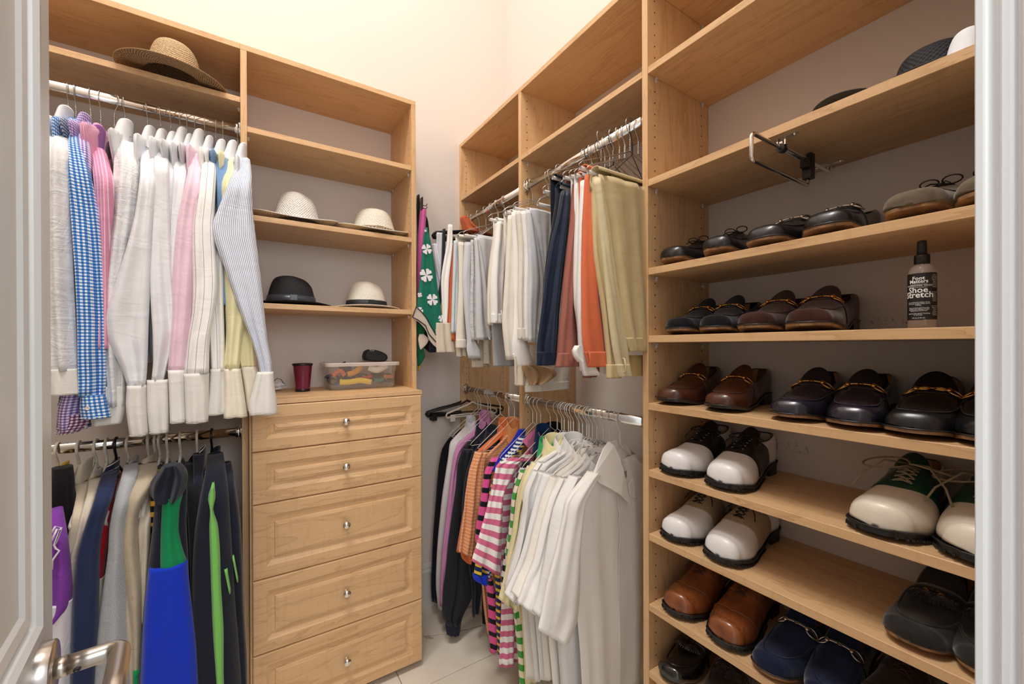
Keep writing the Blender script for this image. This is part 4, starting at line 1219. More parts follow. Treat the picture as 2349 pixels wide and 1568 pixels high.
# ================================================================ shamrock golf towel / shirts on the hook at the side of the hat shelves
hk = thing('wall_hook', 'small black double hook fixed on the outer side of the hat shelves', 'hook', tuple(un(962, 472, 'x', x2i+T)))
hp = un(966, 470, 'x', x2i+T+0.001)
mb = MB()
mb.box(hp[0], hp[0]+0.004, hp[1]-0.012, hp[1]+0.012, hp[2]-0.02, hp[2]+0.03)
for dz in (0.0, -0.012):
    mb.tube([hp+ZV*dz, hp+NX*0.022+ZV*dz, hp+NX*0.026+ZV*(dz+0.010)], 0.0018, 8)
mb.build('hook_plate', M_BLACKP, hk)
SHAM = fab('green_satin', rgb(14, 104, 84), rough=0.5, wr=0.3, pat='v', cols=[(0, rgb(10, 92, 72)), (0.5, rgb(20, 122, 98))], period=0.004)
PINKP = fab('bright_pink_satin', rgb(226, 108, 178), rough=0.5)
SLV = fab('silver_lining', rgb(206, 192, 176), wr=0.2)
t = thing('hanging_shirt', 'bright pink satin shirt hanging narrow behind the shamrock shirt', 'shirt', tuple(un(966, 500, 'y', 1.74)))
cloth('body', [prow(v, a, b, 'y', 1.74) for v, a, b in [(478, 964, 978), (500, 962, 977), (540, 959, 975), (580, 958, 971), (640, 957, 965), (700, 957, 961), (820, 956, 960)]], NY, 0.03, PINKP, t)
t = thing('hanging_shirt', 'black shirt hanging flat against the side of the hat shelves', 'shirt', tuple(un(960, 470, 'y', 1.79)))
cloth('body', [prow(v, a, b, 'y', 1.79) for v, a, b in [(448, 957, 961), (470, 956, 963), (500, 956, 980), (530, 957, 984), (700, 957, 985), (800, 975, 1000), (808, 985, 999)]], NY, 0.03, BLACKF, t)
t = thing('shamrock_shirt', 'green shirt printed with white four-leaf shamrocks and a pale black-edged lining', 'shirt', tuple(un(985, 600, 'y', 1.68)))
gr = [(522, 975, 980), (540, 972, 985), (580, 968, 993), (620, 965, 999), (660, 961, 1004), (700, 957, 1010), (715, 960, 1012), (740, 976, 1016), (760, 986, 1019), (782, 1002, 1022), (800, 1018, 1022)]
def lvl(rows, y): return [(un(a, v, 'y', y), un(b, v, 'y', y)) for v, a, b in rows]
cloth('front', lvl(gr, 1.675), NY, 0.012, SHAM, t, A=0.002)
lin_ = [(704, 955, 958), (712, 951, 966), (728, 946, 978), (740, 962, 985), (760, 978, 996), (778, 984, 1006), (798, 1004, 1018), (800, 1016, 1020)]
cloth('lining', lvl(lin_, 1.668), NY, 0.006, SLV, t, A=0.001, nc=10)
mb = MB()
edge = [(955, 703), (968, 716), (978, 728), (985, 742), (992, 754), (1000, 768), (1010, 780), (1019, 801), (1020, 784)]
mb.tube([un(u, v, 'y', 1.663) for u, v in edge], 0.0022, 6)
mb.tube([un(u, v, 'y', 1.663) for u, v in [(955, 703), (946, 727), (958, 733), (976, 746), (984, 766), (1004, 788), (1019, 801)]], 0.0022, 6)
mb.build('black_piping', M_BLACKP, t)
def shamrock(cu, cv, s, rot, yy=1.6665):
    mb = MB()
    c = un(cu, cv, 'y', yy)
    sc = np.linalg.norm(c)/FPX*0.93
    for k in range(4):
        a0 = rot+k*math.pi/2+math.pi/4
        poly = []
        for q in np.linspace(-1, 1, 15):
            r = s*sc*(1.0-0.16*math.exp(-(q/0.16)**2))
            a = a0+q*0.60
            poly.append(c+np.array((math.cos(a)*r*math.cos(q*0.5), 0, math.sin(a)*r*math.cos(q*0.5))))
        poly.append(c.copy())
        mb.add(poly, [list(range(len(poly)))], 0, False)
    mb.tube([c, c+np.array((math.cos(rot-1.9)*s*sc*1.1, 0, math.sin(rot-1.9)*s*sc*1.1))], 0.0016, 6, flat=0.4)
    mb.build('shamrock_print', fab('white_print', rgb(236, 232, 234)), t)
for q in [(978, 631, 17, 0.25), (992, 687, 15, 0.1), (979, 571, 13, 0.3), (1013, 730, 9, 0.3), (963, 712, 9, 0.6), (976, 529, 3, 0), (1004, 757, 6, 0.4), (963, 676, 6, 0.2)]:
    shamrock(*q)
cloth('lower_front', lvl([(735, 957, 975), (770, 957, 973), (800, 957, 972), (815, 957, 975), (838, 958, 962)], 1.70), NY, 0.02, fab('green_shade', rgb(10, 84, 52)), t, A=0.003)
cloth('lower_lining', lvl([(766, 962, 972), (778, 959, 984), (790, 961, 978), (802, 964, 966)], 1.685), NY, 0.006, SLV, t, A=0.001, nc=8, nr=12)
t = thing('hanging_shirt', 'white textured shirt with a black inner sleeve beside the shamrock shirt', 'shirt', tuple(un(1010, 650, 'y', 1.80)))
cloth('sleeve', [prow(v, a, b, 'y', 1.72) for v, a, b in [(560, 992, 1000), (600, 996, 1010), (640, 1003, 1022), (670, 1010, 1032), (684, 1012, 1037)]], NY, 0.03, MESHW, t)
cloth('inner_sleeve', [prow(v, a, b, 'y', 1.735) for v, a, b in [(680, 1012, 1036), (688, 1012, 1034), (698, 1014, 1018)]], NY, 0.02, BLACKF, t, nr=8, nc=10, A=0.001)
t = thing('hanging_shirt', 'yellow-hemmed shirt, its tip showing lowest below the shamrock shirt', 'shirt', tuple(un(966, 830, 'y', 1.72)))
cloth('hem', lvl([(800, 958, 970), (830, 959, 967), (850, 959, 962)], 1.725), NY, 0.01, YELLK, t, nr=8, nc=8, A=0.001)

# ================================================================ right wall, lower rails: shirts on wire hangers
def shirtR(label, short, mat, hook_u, body, sleeve=None, collar=None, smat=None, dy=0.0, D=0.026, A=0.0085, lam=0.06, hmat=None, hl=True, name='polo_shirt', cat='shirt', cuff=None, cuffmat=None, xr=1.17, band=None, sd=0.028, slam=None):
    y0 = RRX/math.tan(az(hook_u))
    yk = y0+dy
    t = thing(name, label, cat, (RRX, y0, RDZ-0.1))
    if body:
        RW = []
        for row in body:
            v, a = row[0], row[1]
            L = un(a, v, 'y', yk)
            if len(row) > 2 and row[2] is not None:
                R = un(row[2], v, 'y', yk)
            else:
                R = L.copy(); R[0] = min(xr, 2*RRX-L[0])
            R[2] = L[2]
            RW.append((L, R))
        cloth('body', RW, NY, D, mat, t, A=A, lam=lam, nr=40, nc=26)
    if sleeve:
        RW = []
        for q_ in sleeve:
            (v, a, b), v2 = (q_, q_[0]) if len(q_) == 3 else ((q_[0], q_[1], q_[3]), q_[2])
            L = un(a, v, 'y', yk-sd); R = un(b, v2, 'y', yk-sd)
            RW.append((L, R))
        cloth('sleeve', RW, NY, D+0.004, smat or mat, t, A=A, lam=slam or lam*0.8)
    if cuff:
        cloth('cuff', [(un(a, v, 'y', yk-sd-0.003), un(b, v, 'y', yk-sd-0.003)) for v, a, b in cuff], NY, D+0.010, cuffmat or mat, t, A=0.003, nr=10, lam=0.02)
    if collar:
        u, v, w, h, cm = collar
        c = un(u, v, 'y', yk)
        wm, hm = wpx(u, v, w, h, yk)
        collar_ring('collar', c, wm/2/1.25, 0.034, hm, cm, t, open_dir=-2.2, flare=1.3, tip=0.02, lean=0.0)
    if hl:
        hanger('wire', hmat or M_WIREW, 'x', (RRX, y0, RDZ), 'white wire hanger with the '+short, rz=RNG.uniform(-0.08, 0.08))
    return t
TW = [fab('white_pique_%s' % n, rgb(*c), wr=w) for n, c, w in (('a', (240, 236, 230), .25), ('b', (232, 230, 228), .35), ('c', (236, 230, 220), .3), ('d', (226, 224, 220), .4))]
T1 = shirtR('white polo shirt nearest the shoe shelves, full front with a pointed open collar', 'front white polo shirt', TW[0], 1422,
    [(1058, 1384), (1075, 1366), (1110, 1335), (1150, 1312), (1200, 1308), (1300, 1312), (1400, 1322), (1500, 1330), (1640, 1336)],
    sleeve=[(1082, 1352, 1376), (1110, 1330, 1362), (1150, 1301, 1345), (1200, 1290, 1338), (1266, 1275, 1332), (1345, 1253, 1362, 1330), (1400, 1242, 1428, 1322), (1442, 1233, 1476, 1302)], dy=0.0, A=0.005, lam=0.09, xr=1.185)
yk = RRX/math.tan(az(1422))
mb = MB()
def wing(pts, yy, th=0.004):
    P = [un(u, v, 'y', yy-dy_) for u, v, dy_ in pts]
    n_ = len(P)
    V = P+[p+NY*th for p in P]
    mb.add(V, [list(range(n_)), [n_+k for k in range(n_)][::-1]]+[[k, (k+1) % n_, n_+(k+1) % n_, n_+k] for k in range(n_)], 0, False)
wing([(1398, 1012, 0.0), (1410, 1022, 0.012), (1420, 1045, 0.016), (1432, 1080, 0.018), (1438, 1110, 0.018), (1445, 1154, 0.020), (1425, 1135, 0.022), (1400, 1120, 0.022), (1376, 1108, 0.018), (1364, 1086, 0.014), (1372, 1062, 0.010), (1385, 1030, 0.004)], yk-0.018, 0.006)
wing([(1452, 1095, 0.006), (1458, 1120, 0.006), (1458, 1143, 0.006), (1446, 1136, 0.006), (1442, 1112, 0.006)], yk-0.016)
wing([(1400, 1014, -0.03), (1416, 1010, -0.034), (1432, 1018, -0.034), (1446, 1032, -0.03), (1452, 1060, -0.026), (1454, 1098, -0.02), (1442, 1108, -0.012), (1430, 1072, -0.012), (1420, 1040, -0.018)], yk-0.018, 0.006)
o = mb.build('collar', TW[0], T1, bevel=0.0012)
mb = MB()
mb.tube([un(u, v, 'y', yk-0.0195) for u, v in [(1417, 1125), (1418, 1160), (1422, 1180), (1419, 1200), (1424, 1215), (1420, 1262), (1420, 1340), (1422, 1460), (1424, 1568)]], 0.0014, 6)
mb.build('placket_seam', TW[3], T1)
mb = MB(); a = un(1426, 1086, 'y', yk-0.010)
mb.box(a[0]-0.010, a[0]+0.010, a[1]-0.012, a[1]-0.010, a[2]-0.010, a[2]+0.010)
sq = mb.build('neck_label', fab('grey_label', rgb(150, 146, 132)), T1)

WR = [
 ('white textured polo shirt, second from the shoe shelves', 'second white polo shirt', TW[1], 1400, [(1045, 1355), (1070, 1335), (1100, 1300), (1150, 1282), (1250, 1270), (1400, 1275), (1600, 1290)],
   [(1090, 1308, 1330), (1120, 1290, 1322), (1160, 1272, 1310), (1230, 1258, 1290), (1300, 1246, 1280), (1370, 1232, 1384, 1246), (1402, 1222, 1413, 1236)], (1372, 1062, 62, 50)),
 ('white polo shirt with folded sleeve hem, third from the shoe shelves', 'third white polo shirt', TW[0], 1384, [(1040, 1340), (1065, 1322), (1100, 1280), (1160, 1262), (1300, 1250), (1600, 1270)],
   [(1095, 1284, 1305), (1140, 1262, 1298), (1200, 1244, 1280), (1290, 1222, 1264), (1345, 1201, 1364, 1244), (1382, 1188, 1405, 1226)], (1352, 1060, 56, 46)),
 ('white polo shirt, fourth from the shoe shelves', 'fourth white polo shirt', TW[2], 1369, [(1028, 1330), (1055, 1310), (1095, 1262), (1150, 1245), (1300, 1235), (1560, 1250)],
   [(1092, 1262, 1285), (1140, 1244, 1276), (1200, 1228, 1260), (1290, 1204, 1244), (1330, 1186, 1352, 1226), (1358, 1174, 1386, 1204)], (1338, 1048, 54, 44)),
 ('white polo shirt, fifth from the shoe shelves', 'fifth white polo shirt', TW[1], 1351, [(1018, 1322), (1045, 1300), (1085, 1248), (1140, 1232), (1300, 1222), (1560, 1240)],
   [(1085, 1246, 1268), (1140, 1228, 1260), (1200, 1212, 1244), (1290, 1186, 1224), (1330, 1168, 1350, 1206), (1358, 1154, 1388, 1184)], (1326, 1036, 50, 42)),
 ('white polo shirt with a broad shoulder, sixth from the shoe shelves', 'sixth white polo shirt', TW[3], 1336, [(1012, 1312), (1035, 1292), (1070, 1240), (1120, 1218), (1300, 1208), (1560, 1225)],
   [(1080, 1222, 1250), (1120, 1203, 1240), (1180, 1196, 1226), (1260, 1180, 1208), (1340, 1158, 1190), (1352, 1156, 1186)], (1315, 1020, 50, 44)),
 ('white tee with a short square sleeve, next to the pale yellow shirt', 'square-sleeved white tee', TW[0], 1315, [(1008, 1292), (1030, 1275), (1065, 1225), (1100, 1205), (1250, 1196), (1560, 1208)],
   [(1060, 1232, 1252), (1090, 1212, 1238), (1120, 1200, 1226), (1148, 1196, 1224)], (1293, 1026, 48, 50)),
]
for lab, sh, mt, hu, bd, sl, co in WR:
    shirtR(lab, sh, mt, hu, bd, sl, collar=co+(mt,))
for hu, s in ((1359, 'white wire hanger crossing the collar of the white polo shirts'), (1346, 'white wire hanger left of the crossing one over the white polos'), (1328, 'white wire hanger over the broad-shouldered white polo'),
              (1309, 'white wire hanger near the olive collar'), (1294, 'white wire hanger of the black-collared shirt')):
    hanger('wire', M_WIREW, 'x', (RRX, RRX/math.tan(az(hu)), RDZ), s, rz=RNG.uniform(-0.2, 0.2))
YEL2 = fab('pale_yellow_pique', rgb(232, 222, 170))
shirtR('pale yellow polo shirt with a soft collar', 'pale yellow polo shirt', YEL2, 1304,
    [(1010, 1285), (1030, 1265), (1060, 1225), (1100, 1200), (1250, 1188), (1420, 1196), (1568, 1205)],
    [(1060, 1222, 1240), (1100, 1200, 1220), (1150, 1188, 1210), (1240, 1172, 1200), (1325, 1153, 1340, 1190), (1370, 1141, 1400, 1182)], collar=(1270, 1022, 46, 44, YEL2))
shirtR('cream polo shirt beside the pale yellow one', 'cream polo shirt', fab('cream_pique', rgb(238, 226, 190)), 1288,
    [(1012, 1275), (1035, 1255), (1070, 1215), (1110, 1192), (1250, 1180), (1420, 1190)],
    [(1070, 1210, 1228), (1120, 1190, 1208), (1200, 1178, 1196), (1300, 1160, 1180)], collar=(1262, 1024, 34, 40, fab('cream_pique', None)), hl=True)
shirtR('green and white striped shirt', 'green and white striped shirt', fab('green_white_stripe', rgb(70, 160, 70), 'h', [(0, rgb(66, 156, 62)), (0.5, rgb(228, 220, 196))], 0.046), 1278,
    [(1080, 1196, 1212), (1130, 1178, 1196), (1200, 1170, 1190), (1300, 1158, 1185), (1400, 1178, 1205), (1480, 1188, 1210), (1568, 1192, 1216), (1640, 1196, 1220)], collar=(1252, 1030, 30, 44, fab('green_rib', rgb(60, 180, 110))), dy=-0.02)
shirtR('black, white and green narrow-striped shirt hidden between the green and pink ones', 'narrow-striped black and white shirt', fab('black_white_band', rgb(20, 20, 24), 'h', [(0, rgb(20, 22, 34)), (0.5, rgb(224, 224, 226))], 0.040), 1262,
    [(1060, 1200, 1215), (1100, 1182, 1196), (1180, 1172, 1184), (1300, 1152, 1172), (1345, 1148, 1165)], collar=(1246, 1010, 40, 60, fab('teal_rib', rgb(14, 50, 92))), dy=0.0)
shirtR('black-collared shirt behind the pink striped polo', 'black-collared shirt', BLACKF, 1255,
    [(1000, 1262), (1030, 1250), (1080, 1215), (1200, 1190), (1350, 1175)], collar=(1268, 1000, 50, 50, BLACKF), hl=False)
PWS = fab('pink_white_stripe', rgb(214, 108, 146), 'h', [(0, rgb(212, 108, 144)), (0.5, rgb(240, 234, 232))], 0.040)
t = shirtR('pink and white broad-striped polo shirt with a plain pink collar', 'pink and white striped polo shirt', PWS, 1240,
    [(1010, 1225, 1262), (1040, 1204, 1250), (1060, 1180, 1240), (1100, 1160, 1225), (1200, 1150, 1205), (1320, 1148, 1195), (1400, 1150, 1188), (1470, 1147, 1190), (1530, 1145, 1189)],
    [(1050, 1176, 1204), (1066, 1140, 1190), (1090, 1134, 1178), (1130, 1126, 1156), (1180, 1112, 1152), (1235, 1096, 1255, 1150), (1284, 1080, 1318, 1147)], dy=-0.01, A=0.006, slam=0.07)
PK = fab('plain_pink_pique', rgb(214, 118, 156))
yk = RRX/math.tan(az(1240))-0.03
mb = MB()
wing([(1232, 982, 0), (1241, 1000, 0.01), (1245, 1020, 0.012), (1243, 1042, 0.014), (1240, 1056, 0.012), (1226, 1048, 0.012), (1208, 1022, 0.01), (1198, 1012, 0.0), (1214, 994, -0.006)], yk)
wing([(1228, 980, -0.02), (1240, 971, -0.04), (1256, 969, -0.045), (1270, 977, -0.045), (1268, 1000, -0.03), (1254, 1030, -0.01), (1243, 1052, 0), (1246, 1020, 0), (1240, 995, 0)], yk)
mb.build('collar', PK, t, bevel=0.001)
MC = fab('navy_yellow_band', rgb(22, 40, 88), 'h', [(0, rgb(20, 40, 90)), (0.6, rgb(226, 188, 58))], 0.026)
shirtR('navy and yellow banded shirt with a royal blue cuff', 'navy and yellow banded shirt', MC, 1231,
    [(1010, 1200, 1215), (1050, 1160, 1180), (1100, 1132, 1145), (1200, 1118, 1135), (1330, 1136, 1150), (1420, 1138, 1148), (1500, 1143, 1150)],
    [(1240, 1095, 1112), (1290, 1090, 1116), (1318, 1086, 1118)], cuff=[(1316, 1085, 1119), (1328, 1087, 1119), (1338, 1104, 1114)], cuffmat=ROYAL, sd=0.0, dy=0.0)
HP = fab('hot_pink_black_band', rgb(226, 84, 150), 'h', [(0, rgb(226, 88, 156)), (0.62, rgb(24, 20, 30))], 0.052)
shirtR('hot pink shirt with broad black bands', 'hot pink shirt with black bands', HP, 1228,
    [(1050, 1128, 1150), (1080, 1114, 1130), (1150, 1104, 1118), (1240, 1092, 1110), (1320, 1112, 1126), (1400, 1122, 1142), (1440, 1122, 1143), (1480, 1126, 1145), (1496, 1125, 1132)], dy=0.06, hl=False)
shirtR('bright blue collared shirt with a pink placket edge', 'bright blue collared shirt', fab('cobalt', rgb(24, 40, 170)), 1222,
    [(985, 1190, 1205), (1010, 1175, 1198), (1040, 1150, 1168), (1080, 1130, 1140)], dy=0.02)
shirtR('blue and white zigzag striped shirt behind the pink striped polo', 'blue zigzag striped shirt', fab('blue_white_zig', rgb(40, 70, 140), 'h', [(0, rgb(38, 62, 130)), (0.5, rgb(232, 236, 240))], 0.016), 1235,
    [(1000, 1196, 1206), (1030, 1176, 1190), (1060, 1150, 1165), (1180, 1140, 1150), (1310, 1114, 1124), (1324, 1116, 1128)], dy=0.01, hl=False)
OST = fab('peach_thin_stripe', rgb(222, 150, 104), 'h', [(0, rgb(220, 148, 102)), (0.82, rgb(240, 196, 158))], 0.0135)
shirtR('peach polo shirt with fine pale stripes', 'fine-striped peach polo shirt', OST, 1180,
    [(990, 1168, 1186), (1010, 1150, 1184), (1040, 1118, 1172), (1060, 1100, 1160), (1150, 1092, 1130), (1300, 1100, 1130), (1400, 1112, 1126), (1455, 1120, 1128)],
    [(1036, 1090, 1120), (1050, 1086, 1112), (1080, 1077, 1108), (1120, 1070, 1106), (1200, 1060, 1102), (1264, 1051, 1277, 1092)], collar=(1178, 984, 36, 44, fab('peach_rib', rgb(220, 146, 92))))
shirtR('orange polo shirt behind the peach striped one', 'plain orange polo shirt', fab('orange_pique', rgb(214, 116, 66)), 1167,
    [(985, 1150, 1165), (1010, 1120, 1140), (1040, 1090, 1105), (1070, 1078, 1090), (1150, 1066, 1080), (1230, 1052, 1066), (1264, 1046, 1062)], collar=(1156, 982, 26, 38, fab('orange_pique', None)),
    sleeve=[(1262, 1056, 1080), (1280, 1060, 1082), (1290, 1070, 1078)], sd=-0.01)
shirtR('navy sweatshirt with a ribbed neck left of the orange polo', 'ribbed-neck navy sweatshirt', NAVYD, 1147,
    [(988, 1130, 1150), (1010, 1108, 1125), (1040, 1085, 1098), (1080, 1072, 1084), (1200, 1060, 1075), (1300, 1075, 1100), (1340, 1080, 1105), (1412, 1082, 1098)], collar=(1128, 996, 32, 34, NAVYD), name='sweatshirt', cat='sweatshirt')
shirtR('black sweatshirt with a puffed cuff reaching nearly to the floor', 'long black sweatshirt', fab('charcoal_fleece', rgb(26, 28, 36), heather=0.2), 1125,
    [(995, 1096, 1112), (1010, 1080, 1104), (1030, 1060, 1096), (1060, 1054, 1092), (1150, 1050, 1100), (1300, 1060, 1108), (1360, 1080, 1100)],
    [(1030, 1060, 1084), (1060, 1050, 1084), (1115, 1045, 1084), (1200, 1034, 1084), (1300, 1024, 1086), (1370, 1016, 1080), (1420, 1018, 1056), (1430, 1022, 1055)], cuff=[(1424, 1021, 1056), (1440, 1022, 1056), (1454, 1025, 1052)], cuffmat=NAVYD, collar=(1105, 984, 28, 30, NAVYD), name='sweatshirt', cat='sweatshirt')
shirtR('black trousers hanging lowest behind the black sweatshirt', '', BLACKF, 1135,
    [(1290, 1100, 1118), (1340, 1104, 1120), (1420, 1106, 1122), (1480, 1107, 1124), (1492, 1108, 1118)], name='trousers', cat='trousers', hl=False, dy=0.05)
shirtR('lilac pink quarter-neck shirt with a tall collar', 'lilac pink shirt', fab('lilac_pink', rgb(206, 138, 182), heather=0.3), 1119,
    [(972, 1102, 1122), (990, 1082, 1118), (1015, 1052, 1090), (1040, 1042, 1060), (1080, 1036, 1050), (1150, 1028, 1044), (1250, 1016, 1036), (1350, 1010, 1026), (1390, 1010, 1018)], collar=(1112, 966, 30, 40, fab('lilac_pink', None)))
shirtR('white long-sleeved shirt in the corner between black and lilac', 'corner white long-sleeved shirt', fab('corner_white', rgb(226, 222, 220)), 1102,
    [(975, 1070, 1092), (995, 1050, 1080), (1015, 1034, 1052), (1050, 1029, 1042), (1150, 1014, 1030), (1280, 1002, 1018), (1340, 1000, 1016), (1396, 1005, 1014)], collar=(1080, 970, 26, 26, MESHW))
shirtR('black long-sleeved shirt furthest into the corner', 'furthest black long-sleeved shirt', BLACKF, 1096,
    [(985, 1055, 1075), (1005, 1030, 1050), (1030, 1014, 1034), (1060, 1008, 1026), (1150, 1000, 1016), (1280, 992, 1006), (1360, 990, 1004), (1380, 992, 1003)], dy=0.05)
for i, (u, s) in enumerate([(1062, 'black plastic skirt hanger furthest into the corner on the lower rail'), (1067, 'black plastic skirt hanger second in the corner on the lower rail'), (1075, 'black plastic skirt hanger third in the corner on the lower rail')]):
    hanger('clip', M_BLACKP, 'x', (RRX-0.01, RRX/math.tan(az(u)), RDZ), s, rz=0.12-0.1*i)
hanger('clip', M_WHITEP, 'x', (RRX-0.0, 1.875, RDZ-0.004), 'short white plastic skirt hanger among the black ones in the corner', half=0.14)
# ================================================================ shoes
def leather(name, col, rough=0.32, coat=0.25, var=0.25, sc=320, st=0.12, crease=0.25):
    m, nt, b = newmat(name)
    tc = nd(nt, 'ShaderNodeTexCoord').outputs['Object']
    n = noise(nt, tc, sc, 3, 0.6)
    big = noise(nt, tc, 14, 3, 0.6)
    cr = noise(nt, mapping(nt, tc, (70, 9, 30)), 1.0, 3, 0.55, 0.4)
    d = tuple(x*(1-var) for x in col[:3])+(1,); l = tuple(min(1, x*(1+var)) for x in col[:3])+(1,)
    nt.links.new(ramp(nt, big, [(0.35, d), (0.65, l)]), b.inputs['Base Color'])
    b.inputs['Roughness'].default_value = rough; b.inputs['Coat Weight'].default_value = coat; b.inputs['Coat Roughness'].default_value = 0.18
    bump(nt, b, math_(nt, 'ADD', math_(nt, 'MULTIPLY', n, st), math_(nt, 'MULTIPLY', cr, crease)), 0.45, 0.003)
    return m
def suede(name, col, var=0.3):
    m, nt, b = newmat(name)
    tc = nd(nt, 'ShaderNodeTexCoord').outputs['Object']
    n = noise(nt, tc, 900, 2, 0.8); big = noise(nt, tc, 26, 4, 0.65, 0.5)
    d = tuple(x*(1-var) for x in col[:3])+(1,); l = tuple(min(1, x*(1+var)+0.004) for x in col[:3])+(1,)
    nt.links.new(ramp(nt, big, [(0.35, d), (0.68, l)]), b.inputs['Base Color'])
    b.inputs['Roughness'].default_value = 0.95; b.inputs['Sheen Weight'].default_value = 0.35; b.inputs['Sheen Roughness'].default_value = 0.4
    b.inputs['Specular IOR Level'].default_value = 0.15
    bump(nt, b, n, 0.35, 0.0008)
    return m
L_BLACK = leather('black_leather', rgb(22, 22, 25)); L_BRWN = leather('brown_leather', rgb(78, 42, 28), 0.3, 0.3); L_NAVY = leather('navy_leather', rgb(32, 30, 44), 0.25, 0.5)
L_TAN = leather('cognac_leather', rgb(136, 76, 40), 0.26, 0.5, 0.35); L_WHITE = leather('white_leather', rgb(238, 236, 236), 0.36, 0.2, 0.03, crease=0.35)
L_CREAM = leather('cream_leather', rgb(226, 216, 198), 0.38, 0.2, 0.04, crease=0.35); L_GREEN = leather('green_leather', rgb(10, 66, 52), 0.35, 0.2); L_BLK2 = leather('black_saddle_leather', rgb(24, 23, 23), 0.4, 0.1)
L_TAUPE = leather('taupe_leather', rgb(172, 154, 124), 0.5, 0.05, 0.06); L_PATENT = leather('black_patent', rgb(20, 17, 17), 0.12, 0.8, crease=0.1)
S_BLACK = suede('black_suede', rgb(20, 20, 24)); S_BROWN = suede('brown_suede', rgb(64, 36, 28)); S_NAVY = suede('navy_suede', rgb(26, 34, 60)); S_TAUPE = suede('taupe_suede', rgb(112, 100, 84)); S_CHAR = suede('charcoal_suede', rgb(46, 44, 42)); S_DKB = suede('dark_brown_suede', rgb(46, 36, 30))
SOLE_B = plain('black_rubber', rgb(24, 24, 26), 0.5, nscale=200, nstr=0.2); SOLE_T = plain('worn_leather_sole', rgb(136, 100, 66), 0.75, nscale=260, nstr=0.6, var=0.5)
WELT = plain('dark_welt', rgb(38, 32, 30), 0.35); LIN_T = plain('tan_lining', rgb(176, 126, 72), 0.6, nscale=60, nstr=0.2, var=0.25); LIN_R = plain('russet_lining', rgb(130, 70, 40), 0.6)
LACE_B = plain('black_lace', rgb(24, 22, 22), 0.8); LACE_T = plain('taupe_lace', rgb(158, 144, 120), 0.85, nscale=1500, nstr=0.5); LACE_D = plain('brown_lace', rgb(70, 44, 30), 0.8)
WEBR = plain('red_web', rgb(150, 30, 40), 0.8)

def sm(a, b, x):
    t = min(1, max(0, (x-a)/(b-a))); return t*t*(3-2*t)
class Last:
    """the shape of one shoe: x heel -> toe, y across, z up"""
    def __init__(s, L, W, side, style):
        s.L, s.W, s.side, s.style = L, W, side, style
        if style == 'oxford':
            s.so = 0.40; s.ws = [0, .02, .05, .12, .25, .4, .55, .68, .78, .87, .93, .975, .993, 1.0]
            s.wv = [0.0, .018, .027, .034, .034, .037, .044, .050, .0500, .0450, .0360, .0220, .011, 0.0]
            s.hs = [0, .06, .15, .25, .34, .42, .5, .6, .7, .8, .88, .94, .98, 1.0]
            s.hv = [.070, .074, .068, .062, .070, .088, .084, .070, .060, .054, .049, .041, .030, .018]
            s.e1, s.e2 = 0.78, 0.86; s.wr = .029
        else:
            s.so = 0.52; s.ws = [0, .02, .05, .12, .25, .4, .55, .68, .78, .87, .93, .975, .993, 1.0]
            s.wv = [0.0, .017, .026, .032, .032, .035, .042, .0475, .0475, .0425, .0340, .0215, .011, 0.0]
            s.hs = [0, .06, .15, .28, .4, .48, .54, .60, .68, .78, .86, .92, .97, 1.0]
            s.hv = [.066, .067, .058, .048, .051, .064, .070, .064, .052, .041, .035, .031, .025, .014]
            s.e1, s.e2 = 0.66, 0.86; s.wr = .029
        s.kw = W/0.100
    def w(s, t): return float(np.interp(t, s.ws, s.wv))*s.kw if t > .012 else s.wv[1]*s.kw*math.sqrt(max(0, t)/.02)*1.0
    def wsm(s, t):
        # smooth version: average neighbours
        if t >= .90:
            q = (t-.9)/.1
            return s.wsm(.8999)*max(0.0, 1-q**2.3)**0.5
        if t <= .02: return s.kw*.0175*math.sqrt(max(0, t/.02))
        return sum(s.w(min(.993, max(.008, t+d))) for d in (-.012, -.006, 0, .006, .012))/5
    def H(s, t):
        if t > .91:
            q = (t-.91)/.09
            return s.H(.91)*max(0.0, 1-q**3.2)**0.5
        return sum(float(np.interp(t+d, s.hs, s.hv)) for d in (-.02, -.01, 0, .01, .02))/5
    def cy(s, t): return s.side*(0.004*math.sin(t*math.pi)-0.008*sm(.5, 1, t))
    def zb(s, t):
        hl = 0.020 if s.style != 'driver' else 0.004
        sp = 0.010 if s.style != 'driver' else 0.014
        return hl*(1-sm(.22, .48, t))+sp*sm(.72, 1.0, t)+s.st
    st = 0.007
    def rim(s, t):
        a, b = 0.02, s.so
        if t >= b or t <= a: return 0.0
        c, r = (a+b)/2, (b-a)/2
        return s.wr*s.kw*(max(0, 1-abs((t-c)/r)**2.6))**0.5
    def P(s, t, phi, off=0.0):
        """outer surface: phi 0 = sole edge, pi/2 = rim / ridge; sign of phi = side"""
        sg = 1 if phi >= 0 else -1
        a = abs(phi)
        w, r, h = s.wsm(t), s.rim(t), s.H(t)
        r = min(r, w*0.93)
        cc, ss = max(0, math.cos(a))**s.e1, max(0, math.sin(a))**s.e2
        bulge = 0.0025*math.sin(2*a)*min(1, w/.03)
        y = r+(w-r)*cc+bulge
        z = h*ss
        x = t*s.L
        if off:
            n = np.array([0, cc+0.05, ss+0.05]); n /= np.linalg.norm(n)
            y += n[1]*off; z += n[2]*off
            if t > 0.9: x += off*(t-.9)*8
        return np.array([x, s.cy(t)+sg*y, s.zb(t)+z])
    def top(s, t, y, off=0.0):
        """surface point above a given lateral offset y (|y|<w)"""
        w, r = s.wsm(t), s.rim(t)
        q = min(1.0, max(0.0, (abs(y)-r)/max(1e-4, (w-r))))
        a = math.acos(min(1.0, q**(1/s.e1)))
        return s.P(t, a if y >= 0 else -a, off)

